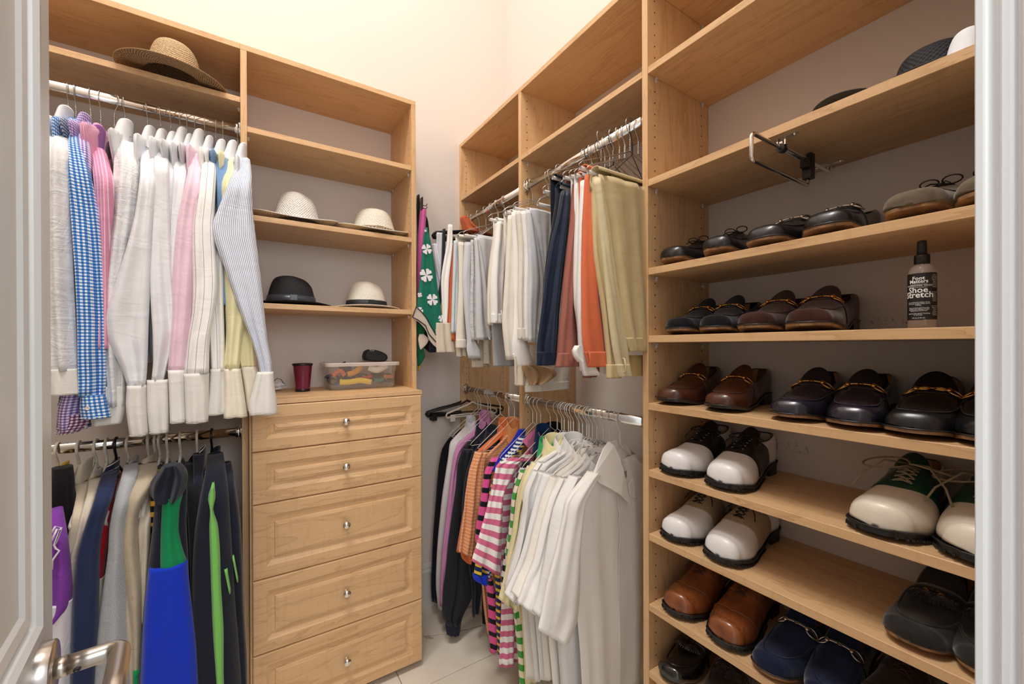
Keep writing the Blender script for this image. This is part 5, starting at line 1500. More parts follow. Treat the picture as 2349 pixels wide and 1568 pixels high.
def shoe(label, style, upper, uv, shelf, yaw=0.0, side=1, L=0.292, W=0.100, sole=SOLE_T, lining=LIN_T, deco='bit', metal=None, toe=None, saddle=None, lace=None, name=None, seam=True, group=None, cat='shoe', up2=None, insx=0.0, tongue_h=0.034):
    """uv: pixel of the toe's lowest point; shelf: shelf key"""
    z = SH[shelf]
    T0 = un(uv[0], uv[1], 'z', z)
    if uv[1] < 790 or insx: T0 = un(uv[0], uv[1], 'x', xR+0.012+insx)
    nm = name or {'loafer': 'loafer', 'driver': 'driving_moccasin', 'oxford': 'lace_up_shoe'}[style]
    rot = math.pi+yaw
    d = np.array([math.cos(rot), math.sin(rot)])
    base = np.array([T0[0], T0[1]])-d*L
    # keep the heel off the wall
    over = max(0.0, base[0]+0.006-xB)
    t = thing(nm, label, cat, (base[0]-over, base[1], z), rot, group)
    S = Last(L, W, side, style)
    if style == 'driver': S.st = 0.005
    if style == 'oxford': S.st = 0.010
    NS, NP = 46, 15
    ts = np.unique(np.r_[np.linspace(0, .06, 7), np.linspace(.06, .9, NS-16), np.linspace(.9, .985, 8), [.990, .994, .997, .999, 1.0]])
    ph = np.linspace(0, math.pi/2, NP)
    # upper
    G = np.array([[S.P(q, a) for a in ph]+[S.P(q, -a) for a in ph[::-1]] for q in ts])
    mb = MB()
    n, m_ = G.shape[:2]
    F = []
    for i in range(n-1):
        for j in range(m_-1):
            if j == NP-1 and 0.5*(ts[i]+ts[i+1]) < S.so and ts[i+1] > 0.02: continue
            F.append((i*m_+j, i*m_+j+1, (i+1)*m_+j+1, (i+1)*m_+j))
    if toe:   # split colours as separate parts: toe / saddle / heel
        tc = 0.66
        def cut(j): return tc+0.05*math.sin(math.pi*min(j, m_-1-j)/NP)-0.0
        Fa, Fb = [], []
        for f in F:
            i, j = f[0]//m_, f[0] % m_
            (Fa if ts[i] > 0.60 else Fb).append(f)
        mb.add(G.reshape(-1, 3), Fa, 0, True); mb.build('vamp', toe, t, local=True, weld=True)
        mb = MB(); mb.add(G.reshape(-1, 3), Fb, 0, True); o = mb.build('quarter', upper, t, local=True, weld=True)
    else:
        mb.add(G.reshape(-1, 3), F, 0, True)
        o = mb.build('upper', upper, t, local=True, weld=True)
    # lining: rim down to the insole
    tl = [q for q in ts if 0.022 < q < min(.80, S.so+.22)]
    Lg = []
    for q in tl:
        r = S.rim(q)
        row = []
        ww = max(0.012, S.wsm(q)-0.003)
        hh = S.H(q)
        top = S.P(q, math.pi/2)
        for sgn in (1, -1):
            k = [(r if r > 0 else 0.002, top[2]-0.0008 if r > 0 else top[2]-0.004), ((r+ww)/2+0.002, S.zb(q)+hh*0.55), (ww*0.92, S.zb(q)+0.012), (ww*0.7, S.zb(q)+0.005)]
            k = [(min(a, S.wsm(q)*0.93), b) for a, b in k]
            pts = [(q*L, S.cy(q)+sgn*a, b) for a, b in k]
            row += pts if sgn == 1 else pts[::-1]
        Lg.append(row)
    mb = MB(); mb.grid(np.array(Lg)); lo = mb.build('lining', lining, t, local=True)
    # rim binding
    mb = MB(); rimp = []
    tr = [q for q in ts if 0.03 < q < S.so-0.004]
    for q in tr: p = S.P(q, math.pi/2); rimp.append(p)
    for q in tr[::-1]: p = S.P(q, -math.pi/2); rimp.append(p)
    mb.tube(rimp, 0.0016, 6, closed=True); mb.build('top_line', up2 or saddle or upper, t, local=True)
    # sole, heel
    ex = {'loafer': 0.0022, 'driver': -0.002, 'oxford': 0.0045}[style]
    th = {'loafer': 0.0055, 'driver': 0.005, 'oxford': 0.0095}[style]
    def outline(q, e, zz, k):
        w = S.wsm(q)+e*(1 if q < .97 else 1)
        return [(q*L+(ex*1.0 if q > .99 else 0)-(ex if q < .01 else 0), S.cy(q)-w, zz), (q*L+(ex if q > .99 else 0)-(ex if q < .01 else 0), S.cy(q)+w, zz)]
    mb = MB(); up, dn_ = [], []
    for q in ts:
        up.append(outline(q, ex, S.zb(q)+0.001, 0)); dn_.append(outline(q, ex-0.0015, S.zb(q)-th, 0))
    up, dn_ = np.array(up), np.array(dn_)
    loop = lambda A_: np.r_[A_[:, 0], A_[::-1, 1]]
    mid_ = lambda A_, B_, k: A_*(1-k)+B_*k
    rings = [loop(up), loop(mid_(up, dn_, .5))+0, loop(dn_)]
    mb.grid(np.array(rings), True, False, 0, smooth=False)
    k = len(loop(up)); b0 = mb.n-3*k; h = len(ts)
    for rr in (0, 2):
        for i in range(h-1):
            a0, a1 = b0+rr*k+i, b0+rr*k+i+1
            c0_, c1 = b0+rr*k+(k-1-i), b0+rr*k+(k-2-i)
            mb.f.append([a0, a1, c1, c0_]); mb.m.append(0); mb.sm.append(False)
    so = mb.build('sole', sole, t, local=True)
    if style != 'driver':
        mb = MB(); hp_ = []
        for q in [q for q in ts if q <= .27]:
            hp_.append((q*L, S.cy(q)-S.wsm(q)-ex*.6, S.cy(q)+S.wsm(q)+ex*.6, S.zb(q)-th))
        out = [(a, b_) for a, b_, c_, d_ in hp_]+[(a, c_) for a, b_, c_, d_ in hp_[::-1]]
        zt2 = hp_[0][3]+0.0005
        V = [(a, b_, 0.0002) for a, b_ in out]+[(a, b_, zt2) for a, b_ in out]
        nn = len(out)
        mb.add(V, [list(range(nn)), [nn+i for i in range(nn)][::-1]]+[[i, (i+1) % nn, nn+(i+1) % nn, nn+i] for i in range(nn)], 0, False)
        mb.build('heel', SOLE_B if style == 'oxford' else WELT, t, local=True)
        mb = MB(); mb.tube([p+np.array([0, 0, 0.0005]) for p in loop(up)], 0.0018, 6, closed=True); mb.build('welt', WELT if style != 'oxford' else SOLE_B, t, local=True)
        if style == 'oxford':   # lugs along the sole edge
            mb = MB()
            for q in np.linspace(.42, .985, 26):
                for sg in (-1, 1):
                    w = S.wsm(q)+ex-0.0005; c = np.array([q*L, S.cy(q)+sg*w, S.zb(q)-th-0.0008])
                    mb.box(c[0]-0.0022, c[0]+0.0022, c[1]-0.002, c[1]+0.002, c[2]-0.001, c[2]+0.0035)
            tag(mb.build('sole_lug', SOLE_B, t, local=True), kind='stuff')
    # apron seam (moccasin toe) with stitches
    if seam and style != 'oxford':
        sp = []
        for a in np.linspace(0, math.pi, 44):
            q = 0.50+0.425*math.sin(a)**0.62
            y = 0.74*math.cos(a)*S.wsm(.72)*(1 if True else 1)
            y = max(-S.wsm(q)*.86, min(S.wsm(q)*.86, y))
            sp.append(S.top(q, y, 0.0003))
        mb = MB(); mb.tube(sp, 0.0016 if style == 'loafer' else 0.0023, 6); mb.build('apron_seam', up2 or upper, t, local=True)
        mb = MB()
        for i in range(3, len(sp)-3):
            for f in (0.0, 0.5):
                a, b_ = sp[i], sp[i+1]; c = a*(1-f)+b_*f
                dd = (b_-a); dd /= np.linalg.norm(dd); nv = np.cross(dd, ZV); nv /= np.linalg.norm(nv)+1e-9
                mb.tube([c-nv*0.0022+ZV*0.0004, c+ZV*0.0019, c+nv*0.0022-ZV*0.0002], 0.0006, 4)
        tag(mb.build('stitch', up2 or upper, t, local=True), kind='stuff')
    # strap and tongue of a loafer
    if style in ('loafer', 'driver') and deco != 'lace':
        mb = MB(); s0, s1 = S.so+0.012, S.so+0.085
        pp = []
        for a in np.linspace(0.12, math.pi-0.12, 25):
            aa = a if a <= math.pi/2 else -(math.pi-a)
            row = []
            k_ = 1-0.35*abs(math.cos(a))
            for f, o_ in ((0, .0004), (0.04, .0022), (.96, .0022), (1.0, .0004)):
                q = s0-0.01+(s1-s0)*(f*k_+(1-k_)*0.2)
                row.append(S.P(q, aa, o_))
            pp.append(row)
        mb.grid(np.array(pp)); mb.build('strap', up2 or upper, t, local=True)
        mb = MB(); pp = []
        hgt = tongue_h
        base_t = S.so+0.02
        bz = S.P(base_t, math.pi/2)
        for v in 1-(1-np.linspace(0, 1, 16))**2:
            row = []
            wv = 0.030*S.kw*math.sqrt(max(0.0, 1-v**2.4))+0.0002
            for u_ in np.linspace(-1, 1, 15):
                row.append((bz[0]-0.050*v, S.cy(base_t)+wv*u_, bz[2]-0.002+hgt*(v**1.15)-0.0075*(u_*wv/0.03)**2*(1.2-v*0.5)))
            pp.append(row)
        mb.grid(np.array(pp)); o = mb.build('tongue', upper, t, local=True)
        md = o.modifiers.new('thick', 'SOLIDIFY'); md.thickness = 0.0028; md.offset = 0
    if style == 'oxford': deco = None
    if deco in ('bit', 'double'):
        M_ = metal or M_GOLD
        q0 = S.so+0.045
        yr = 0.0185*S.kw
        def on(y, dq=0.0, o_=0.0052): return S.top(q0+dq, y, o_)
        mb = MB()
        mb.tube([on(y) for y in np.linspace(-yr, -0.0035, 7)], [0.0036, 0.0028, 0.0021, 0.0018, 0.0018, 0.0019, 0.0024], 8)
        mb.tube([on(y) for y in np.linspace(0.0035, yr, 7)], [0.0024, 0.0019, 0.0018, 0.0018, 0.0021, 0.0028, 0.0036], 8)
        c = on(0)
        mb.tube([c+np.array((math.cos(a)*0.0035, math.sin(a)*0.0035, 0.0002)) for a in np.linspace(0, 2*math.pi, 13)[:-1]], 0.0011, 6, closed=True)
        for sg in (-1, 1): mb.ball(on(sg*(yr-0.001)), 0.0058, 8, sc=(1.25, .85, .9))
        for sg in (-1, 1):
            rp = []
            for a in np.linspace(0, 2*math.pi, 21)[:-1]:
                rp.append(S.top(q0+0.034*math.sin(a), sg*(yr+0.0065+0.0085*math.cos(a)), 0.0050))
            mb.tube(rp, 0.0018, 6, closed=True)
        if deco == 'double':
            for sg in (-1, 1):
                rp = [S.top(q0+0.020*math.sin(a), sg*(0.0095+0.0070*math.cos(a)), 0.0052) for a in np.linspace(0, 2*math.pi, 17)[:-1]]
                mb.tube(rp, 0.0019, 6, closed=True)
        mb.build('metal_bit', M_, t, local=True)
    if deco == 'web':
        mb = MB(); pp = []
        for a in np.linspace(0.75, math.pi-0.75, 17):
            aa = a if a <= math.pi/2 else -(math.pi-a)
            pp.append([S.P(S.so+0.02+f*0.035, aa, 0.0030) for f in (0, 1)])
        mb.grid(np.array(pp)); mb.build('red_band', WEBR, t, local=True)
    if deco in ('tassel', 'kiltie'):
        M_ = up2 or upper
        q0 = S.so+0.105
        if deco == 'kiltie' or True:
            mb = MB()   # fringe lying on the vamp
            for i, y in enumerate(np.linspace(-0.024, 0.024, 11)):
                a = S.top(q0-0.01, y, 0.0035); b_ = S.top(q0+0.035+0.006*math.sin(i*2.1), y*1.15, 0.0042)
                mb.tube([a, (a+b_)/2+ZV*0.0012, b_], 0.0023, 5, flat=0.45)
            tag(mb.build('fringe', M_, t, local=True), kind='stuff')
        for sg in (-1, 1):
            mb = MB(); a = S.top(q0-0.02, 0.002*sg, 0.0075)
            hp2 = S.top(q0+0.004, sg*0.008, 0.0085)
            mb.tube([a, (a+hp2)/2+ZV*0.002, hp2], 0.0015, 6)
            for kx in range(9):
                an = sg*0.25+(kx-4)*0.20
                e_ = hp2+np.array((math.cos(an)*0.030, math.sin(an)*0.030, -0.006-0.001*abs(kx-4)))
                mb.tube([hp2, hp2*0.5+e_*0.5+ZV*0.0012, e_], [0.0019, 0.0025, 0.0019], 5)
            tl_ = mb.build('tassel', M_, t, local=True)
            mb = MB(); dd = np.array((1, sg*0.2, -0.2)); dd /= np.linalg.norm(dd)
            mb.tube([hp2-dd*0.001, hp2+dd*0.004], 0.0046, 10)
            sub(mb, 'tassel_ring', metal or M_, tl_)
    if deco == 'lace' and style != 'oxford':     # small bow on a moccasin
        mb = MB(); q0 = S.so+0.02; c = S.top(q0, 0, 0.006)
        for sg in (-1, 1):
            mb.tube([c+np.array((0.004*math.sin(a)*1.6, sg*(0.002+0.013*(1-math.cos(a))/1.0), 0.004+0.006*math.sin(a))) for a in np.linspace(0, 2*math.pi, 14)], 0.0013, 6)
            mb.tube([c, c+np.array((0.02, sg*0.01, -0.002)), c+np.array((0.032, sg*0.018, -0.010))], 0.0013, 6)
        for i in range(3):
            a = S.top(q0-0.01-0.02*i if False else q0+0.02*(i-1), -0.016, 0.0025); b_ = S.top(q0+0.02*(i-1), 0.016, 0.0025)
            mb.tube([a, (a+b_)/2+ZV*0.004, b_], 0.0013, 6)
        mb.build('lace', lace or LACE_B, t, local=True)
    if style == 'oxford':
        # saddle / facing overlay, eyelets, laces
        sd = saddle or upper
        mb = MB(); pp = []
        NA = 31
        for a in np.linspace(0.10, math.pi-0.10, NA):
            aa = a if a <= math.pi/2 else -(math.pi-a)
            c_ = abs(math.cos(a))
            f0 = S.so-0.01-0.13*c_**1.0 if saddle else S.so-0.01-0.25*c_
            f1 = (0.655-0.07*c_**1.5) if saddle else (0.60-0.10*c_)
            row = []
            for f, o_ in ((0, .0003), (0.03, .0020), (.25, .0021), (.5, .0021), (.75, .0021), (.97, .0020), (1.0, .0003)):
                row.append(S.P(f0+(f1-f0)*f, aa, o_))
            pp.append(row)
        mb.grid(np.array(pp)); mb.build('saddle' if saddle else 'facing', sd, t, local=True)
        # stitched edge of the saddle
        mb = MB()
        for a in np.linspace(0.15, math.pi-0.15, 46):
            aa = a if a <= math.pi/2 else -(math.pi-a); c_ = abs(math.cos(a))
            f1 = (0.655-0.07*c_**1.5) if saddle else (0.60-0.10*c_)
            mb.ball(S.P(f1-0.014, aa, 0.0024), 0.0007, 4)
        tag(mb.build('stitch', WELT, t, local=True), kind='stuff')
        # tongue standing at the throat
        mb = MB(); pp = []
        bz = S.P(S.so+0.02, math.pi/2)
        for v in np.linspace(0, 1, 8):
            wv = 0.026*(1-0.35*v**3)
            pp.append([(bz[0]-0.034*v, S.cy(S.so)+wv*u_, bz[2]-0.003+0.030*v-0.010*(u_)**2) for u_ in np.linspace(-1, 1, 11)])
        mb.grid(np.array(pp)); o = mb.build('tongue', sd, t, local=True)
        md = o.modifiers.new('thick', 'SOLIDIFY'); md.thickness = 0.003; md.offset = 0
        # throat opening strip
        mb = MB(); pp = []
        for f in np.linspace(S.so-0.0, 0.60, 10):
            pp.append([S.top(f, y, 0.0026) for y in np.linspace(-0.0055, 0.0055, 5)])
        mb.grid(np.array(pp)); mb.build('throat', up2 or sd, t, local=True)
        qs = np.linspace(S.so+0.012, 0.595, 5)
        for q in qs:
            for sg in (-1, 1):
                mb = MB(); c = S.top(q, sg*0.0115, 0.0030)
                nrm_ = S.top(q, sg*0.0115, 0.004)-c; nrm_ /= np.linalg.norm(nrm_)+1e-9
                A_ = np.array((1.0, 0, -0.5)); A_ -= nrm_*A_.dot(nrm_); A_ /= np.linalg.norm(A_); B_ = np.cross(nrm_, A_)
                mb.tube([c+A_*0.0024*math.cos(a)+B_*0.0024*math.sin(a) for a in np.linspace(0, 2*math.pi, 11)[:-1]], 0.0009, 5, closed=True)
                mb.build('eyelet', metal or M_SILVER, t, local=True)
        lm = lace or LACE_B; lr = 0.0014 if lm is not LACE_T else 0.0019
        mb = MB()
        for i, q in enumerate(qs):
            q2 = qs[max(0, i-1)]
            for sg in (-1, 1):
                a = S.top(q, sg*0.0115, 0.0035); b_ = S.top(q2, -sg*0.0115, 0.0035)
                mb.tube([a, a*0.5+b_*0.5+ZV*(0.0035+0.0012*sg), b_], lr, 6)
        a, b_ = S.top(qs[-1], -0.0115, 0.0035), S.top(qs[-1], 0.0115, 0.0035); mb.tube([a, (a+b_)/2+ZV*0.003, b_], lr, 6)
        c = S.top(qs[0], 0, 0.010)
        k = 1.0 if lm is not LACE_T else 1.75
        for sg in (-1, 1):
            mb.tube([c+np.array((k*(0.016*math.sin(a)+0.004), sg*k*0.021*(1-math.cos(a)), k*(0.006*math.sin(a*0.5)+0.009*math.sin(a)*sg*0.4)-0.012*k*(1-math.cos(a))/2)) for a in np.linspace(0, 2*math.pi, 18)], lr, 6)
            mb.tube([c, c+np.array((0.018, sg*0.018, 0.004))*k, c+np.array((0.036, sg*0.034, -0.012))*k, c+np.array((0.046, sg*0.040, -0.026))*k], lr, 6)
        mb.build('lace', lm, t, local=True)
        if toe is None and saddle is None:     # brogue wing with punched dots
            mb = MB(); wp = []
            for a in np.linspace(-1.25, 1.25, 31):
                q = 0.80+0.055*abs(math.sin(a*1.2))*-1.9+0.030*math.exp(-(a/0.35)**2)*-1.0
                wp.append(S.P(min(.97, q+0.02), (math.pi/2-abs(a))*(1 if a >= 0 else -1), 0.0012))
            mb.tube(wp, 0.0013, 6); mb.build('wing_seam', upper, t, local=True)
            mb = MB(); rg = random.Random(4)
            for i in range(70):
                q = 0.855+rg.random()*0.085; a = rg.uniform(-1.0, 1.0)
                mb.ball(S.P(q, (math.pi/2-abs(a))*(1 if a >= 0 else -1), 0.0001), 0.0009, 4)
            for p in wp[2:-2]: mb.ball(p+np.array((0.004, 0, -0.0014)), 0.0009, 4)
            tag(mb.build('punched_dot', WELT, t, local=True), kind='stuff')
    return t

# ---- shelf C (above eye level)
shoe('black pebbled lace-up moccasin, the left one of its pair', 'driver', L_BLACK, (1554, 594), 'C', 0.10, 1, deco='lace', lining=LIN_R, insx=0.012)
shoe('black pebbled lace-up moccasin, the right one with its bow showing', 'driver', L_BLACK, (1642, 580), 'C', 0.05, -1, deco='lace', lining=LIN_R, insx=0.010)
for uv, s, nm in (((1762, 558), 1, 'left'), ((1886, 535), -1, 'right')):
    o = shoe('black loafer with red band and silver bit on the highest shoe shelf, the %s one' % nm, 'loafer', L_BLACK, uv, 'C', 0.04, s, deco='bit', metal=M_SILVER, tongue_h=0.022, W=0.106)
    CH_ = o
shoe('taupe suede tie moccasin standing alone at the right on the highest shoe shelf', 'driver', S_TAUPE, (2106, 494), 'C', 0.0, 1, deco='lace', lace=WELT, W=0.108, up2=S_DKB)
shoe('taupe suede tie moccasin cut off by the door casing', 'driver', S_TAUPE, (2262, 466), 'C', 0.0, -1, deco='lace', lace=WELT, W=0.108, up2=S_DKB)
# ---- shelf D (eye level)
shoe('black suede loafer with gold bit nearest the shelf panel', 'loafer', S_BLACK, (1559, 764), 'D', 0.16, 1, up2=S_BLACK, insx=-0.006)
shoe('black suede loafer with gold bit beside the brown suede pair', 'loafer', S_BLACK, (1632, 763), 'D', 0.12, -1, insx=0.0)
shoe('dark brown suede loafer with gold bit, the left smaller-looking one', 'loafer', S_BROWN, (1740, 761), 'D', 0.12, 1, insx=0.0)
shoe('dark brown suede loafer with gold bit, the right one with its heel showing', 'loafer', S_BROWN, (1838, 758), 'D', 0.06, -1, insx=-0.010, W=0.106)
# ---- shelf E
shoe('brown leather loafer with gold bit, against the shelf panel', 'loafer', L_BRWN, (1568, 926), 'E', 0.16, 1, sole=WELT)
shoe('brown leather loafer with gold bit, showing its stacked heel', 'loafer', L_BRWN, (1675, 939), 'E', 0.09, -1, sole=WELT)
shoe('navy leather loafer with gold bit, the left one', 'loafer', L_NAVY, (1866, 958), 'E', 0.12, 1)
shoe('navy leather loafer with gold bit, the right one', 'loafer', L_NAVY, (1968, 978), 'E', 0.08, -1)
shoe('black leather loafer with a broad double gold ornament', 'loafer', L_BLACK, (2132, 1000), 'E', 0.10, 1, deco='double', W=0.104)
shoe('black leather loafer with double gold ornament cut off by the door casing', 'loafer', L_BLACK, (2290, 1020), 'E', 0.06, -1, deco='double', W=0.104)
# ---- shelf F
shoe('white shoe with black saddle and loose black laces, the left one', 'oxford', L_WHITE, (1580, 1084), 'F', 0.10, 1, toe=L_WHITE, saddle=L_BLK2, sole=SOLE_B, W=0.104, L=0.288)
shoe('white shoe with black saddle, the right one with a big white toe', 'oxford', L_WHITE, (1656, 1120), 'F', 0.08, -1, toe=L_WHITE, saddle=L_BLK2, sole=SOLE_B, W=0.106, L=0.288)
shoe('cream shoe with green saddle and thick taupe bow', 'oxford', L_CREAM, (2034, 1228), 'F', 0.02, 1, toe=L_CREAM, saddle=L_GREEN, sole=SOLE_B, lace=LACE_T, W=0.112, L=0.288)
shoe('cream shoe with green saddle cut off by the door casing', 'oxford', L_CREAM, (2235, 1300), 'F', 0.0, -1, toe=L_CREAM, saddle=L_GREEN, sole=SOLE_B, lace=LACE_T, W=0.112, L=0.288)
# ---- shelf G
shoe('white shoe with taupe saddle, the left one', 'oxford', L_WHITE, (1566, 1240), 'G', 0.12, 1, toe=L_WHITE, saddle=L_TAUPE, sole=SOLE_B, W=0.102, L=0.286)
shoe('white shoe with taupe saddle, the right one showing its whole side', 'oxford', L_WHITE, (1652, 1284), 'G', 0.02, -1, toe=L_WHITE, saddle=L_TAUPE, sole=SOLE_B, W=0.106, L=0.286)
shoe('charcoal suede tassel moccasin with gold tassel rings', 'driver', S_CHAR, (2110, 1486), 'G', 0.0, 1, deco='tassel', metal=M_GOLD, up2=S_CHAR, W=0.108, L=0.286)
shoe('charcoal suede moccasin cut off by the door casing below the green saddle shoe', 'driver', S_CHAR, (2262, 1560), 'G', 0.0, -1, deco='tassel', metal=M_GOLD, W=0.108, L=0.286)
# ---- shelf H
shoe('cognac brown brogue with punched toe, the left one', 'oxford', L_TAN, (1588, 1400), 'H', 0.14, 1, sole=SOLE_B, lace=LACE_D, metal=L_TAN, W=0.102, L=0.286)
shoe('cognac brown brogue with punched toe, the right larger-looking one', 'oxford', L_TAN, (1668, 1468), 'H', 0.06, -1, sole=SOLE_B, lace=LACE_D, metal=L_TAN, W=0.106, L=0.286)
shoe('navy suede loafer with silver bit, the left one', 'loafer', S_NAVY, (1786, 1546), 'H', 0.04, 1, metal=M_SILVER, W=0.104)
shoe('navy suede loafer with silver bit, the right one cut off by the frame', 'loafer', S_NAVY, (1900, 1610), 'H', 0.04, -1, metal=M_SILVER, W=0.104)
shoe('dark brown suede lace-up shoe under the charcoal moccasin shelf', 'oxford', S_DKB, (2030, 1690), 'H', 0.0, 1, sole=SOLE_B, lace=LACE_D, metal=S_DKB, W=0.106, L=0.280)
# ---- shelf I
shoe('black patent tassel loafer on the lowest visible shelf', 'driver', L_PATENT, (1566, 1554), 'I', 0.14, 1, deco='tassel', sole=SOLE_B)
shoe('dark brown suede tassel loafer with a mass of fringe', 'driver', S_DKB, (1650, 1630), 'I', 0.10, -1, deco='tassel', sole=SOLE_B, W=0.106)

# ================================================================ hats
def weave(name, a, b, sc=900, holes=0.0, rough=0.8, st=0.5):
    m, nt, bs = newmat(name)
    tc = nd(nt, 'ShaderNodeUVMap'); tc.uv_map = 'uv'
    sep = nd(nt, 'ShaderNodeSeparateXYZ'); nt.links.new(tc.outputs[0], sep.inputs[0])
    su = math_(nt, 'SINE', math_(nt, 'MULTIPLY', sep.outputs[0], sc)); sv = math_(nt, 'SINE', math_(nt, 'MULTIPLY', sep.outputs[1], sc))
    p = math_(nt, 'MULTIPLY', su, sv)
    n = noise(nt, tc.outputs[0], 160, 2, 0.6)
    k = math_(nt, 'ADD', math_(nt, 'MULTIPLY', p, 0.5), math_(nt, 'ADD', 0.0, n))
    nt.links.new(ramp(nt, k, [(0.30, b), (0.62, a)]), bs.inputs['Base Color'])
    bs.inputs['Roughness'].default_value = rough
    if holes:
        nt.links.new(math_(nt, 'GREATER_THAN', k, holes), bs.inputs['Alpha'])
    bump(nt, bs, k, st, 0.0012)
    return m
def hat(label, c, crown, brim, band, a, b, h, ra, rb, pinch=0.02, taper=0.86, curl=0.012, tilt=(0, 0), rz=0.0, bandh=0.02, dimple=0.0, droop=0.0, rim=None, category='hat'):
    """c: centre of the brim plane; a,b crown half axes; h crown height; ra,rb brim half axes"""
    t = thing('hat', label, category, tuple(c), rz)
    n = 64; na = 14
    P, UV = [], []
    prof = [(1.0, 0), (0.992, .15), (0.975, .35), (.95, .55), (.915, .72), (.86, .86), (.77, .955), (.62, 1.0), (.45, 1.0), (.28, .985), (.12, .975), (.001, .97)]
    for r, z in crom([np.array((r, z, 0, 0, 0, 0)) for r, z in prof], 30)[:, :2]:
        row, ur = [], []
        tp = 1-(1-taper)*z
        for k in range(n):
            q = k*2*math.pi/n
            x, y = a*max(r, .001)*tp*math.cos(q), b*max(r, .001)*tp*math.sin(q)
            zz = h*z
            zz -= pinch*sm(.6, 1.0, z)*math.exp(-(y/(b*0.30))**2)*(0.55+0.45*math.cos(q) if True else 1)
            f = sm(.45, .95, z)*dimple
            for sg in (-1, 1):
                dd = math.exp(-(((x-a*0.45)/(a*.35))**2+((y-sg*b*.62)/(b*.30))**2))
                y -= sg*dd*f; zz -= dd*f*0.5
            row.append((x, y, zz)); ur.append((q*(a+b)/2, z*h+(1-r)*a))
        P.append(row); UV.append(ur)
    mb = MB(); mb.grid(np.array(P), True, False, 0, UV); o = mb.build('crown', crown, t, local=True)
    P, UV = [], []
    for i in range(na):
        f = i/(na-1); row, ur = [], []
        for k in range(n):
            q = k*2*math.pi/n
            x, y = (a+(ra-a)*f)*math.cos(q), (b+(rb-b)*f)*math.sin(q)
            z = curl*f**1.8*abs(math.sin(q))**2-droop*f**1.5*abs(math.cos(q))**2
            row.append((x, y, z)); ur.append((q*(a+b)/2*1.3, f*(ra-a)))
        P.append(row); UV.append(ur)
    mb = MB(); mb.grid(np.array(P), True, False, 0, UV)
    o = mb.build('brim', brim, t, local=True)
    md = o.modifiers.new('thick', 'SOLIDIFY'); md.thickness = 0.0022; md.offset = 0
    if rim:
        mb = MB(); mb.tube(P[-1], 0.0018, 6, closed=True); mb.build('brim_edge', rim, t, local=True)
    if band:
        mb = MB(); rows, uvs = [], []
        for z, e in ((0.0005, 1.012), (0.001, 1.022), (bandh, 1.018-(1-taper)*bandh/h), (bandh, 1.0-(1-taper)*bandh/h)):
            rows.append([(a*e*math.cos(q), b*e*math.sin(q), z) for q in np.arange(n)*2*math.pi/n]); uvs.append([(q*(a+b)/2, z) for q in np.arange(n)*2*math.pi/n])
        mb.grid(np.array(rows), True, False, 0, uvs); mb.build('band', band, t, local=True)
        mb = MB(); mb.box(-0.012, 0.012, -b*1.03-0.003, -b*1.0, 0.002, bandh); mb.build('band_bow', band, t, local=True, bevel=0.001)
    t.rotation_euler = (tilt[0], tilt[1], rz)
    return t
STRAW = weave('tan_straw', rgb(214, 184, 140), rgb(112, 82, 50), 900)
STRAWB = weave('brown_straw', rgb(188, 154, 108), rgb(84, 58, 34), 800)
PAPW = weave('white_open_weave', rgb(244, 242, 238), rgb(176, 164, 150), 620, st=0.9)
IVORY = weave('ivory_straw', rgb(238, 234, 220), rgb(200, 190, 168), 620, st=0.6)
BLKS = weave('black_straw', rgb(34, 34, 38), rgb(10, 10, 12), 900)
WHTS = weave('white_straw', rgb(240, 236, 226), rgb(204, 194, 176), 1100)
KNITB = weave('black_ribbed_straw', rgb(40, 42, 48), rgb(6, 6, 8), 620, st=1.0)
yh = 1.80
hat('tan straw hat with a wide brim overhanging the top shelf', (-0.190, 1.715, hLA+0.022), STRAW, STRAWB, None, 0.072, 0.086, 0.098, 0.142, 0.158, pinch=0.010, taper=0.84, curl=-0.004, droop=0.004, tilt=(0.10, 0.05), rim=STRAWB)
hat('white open-weave hat with a dented crown', (0.170, 1.80, hL2+0.024), PAPW, PAPW, None, 0.082, 0.090, 0.110, 0.150, 0.130, pinch=0.030, taper=0.80, curl=-0.010, droop=-0.022, dimple=0.010, rim=PAPW)
hat('ivory straw hat with a braided brown band', (0.462, 1.795, hL2+0.020), IVORY, IVORY, weave('brown_braid', rgb(168, 148, 120), rgb(84, 68, 50), 420, st=1.0), 0.090, 0.092, 0.100, 0.152, 0.130, pinch=0.006, taper=0.80, curl=-0.006, droop=-0.020, bandh=0.017, rim=IVORY)
hat('black fedora with a glossy black band', (0.150, 1.80, hL3+0.010), BLKS, BLKS, plain('black_satin_ribbon', rgb(58, 62, 70), 0.3, nscale=400, nstr=0.2), 0.086, 0.084, 0.106, 0.146, 0.118, pinch=0.030, taper=0.82, curl=0.006, droop=0.004, dimple=0.010, bandh=0.030)
hat('white fedora with a black ribbon band', (0.432, 1.80, hL3+0.010), WHTS, WHTS, plain('black_ribbon', rgb(22, 24, 30), 0.6), 0.084, 0.080, 0.108, 0.138, 0.116, pinch=0.030, taper=0.80, curl=0.004, droop=0.002, dimple=0.010, bandh=0.028)
hat('black ribbed fedora lying at the shelf edge under the top board', (1.085, 0.215, SH['B']+0.012), KNITB, fab('charcoal_felt', rgb(58, 58, 58)), plain('blue_grey_ribbon', rgb(88, 100, 116), 0.5), 0.070, 0.062, 0.070, 0.118, 0.100, pinch=0.012, taper=0.88, curl=0.004, bandh=0.020, dimple=0.004)
hat('dark brimmed hat, only its flat brim showing over the shelf edge', (1.040, 0.330, SH['B']+0.018), BLKS, fab('charcoal_felt', None), None, 0.03, 0.03, 0.012, 0.085, 0.060, pinch=0, taper=0.9, curl=0.0)
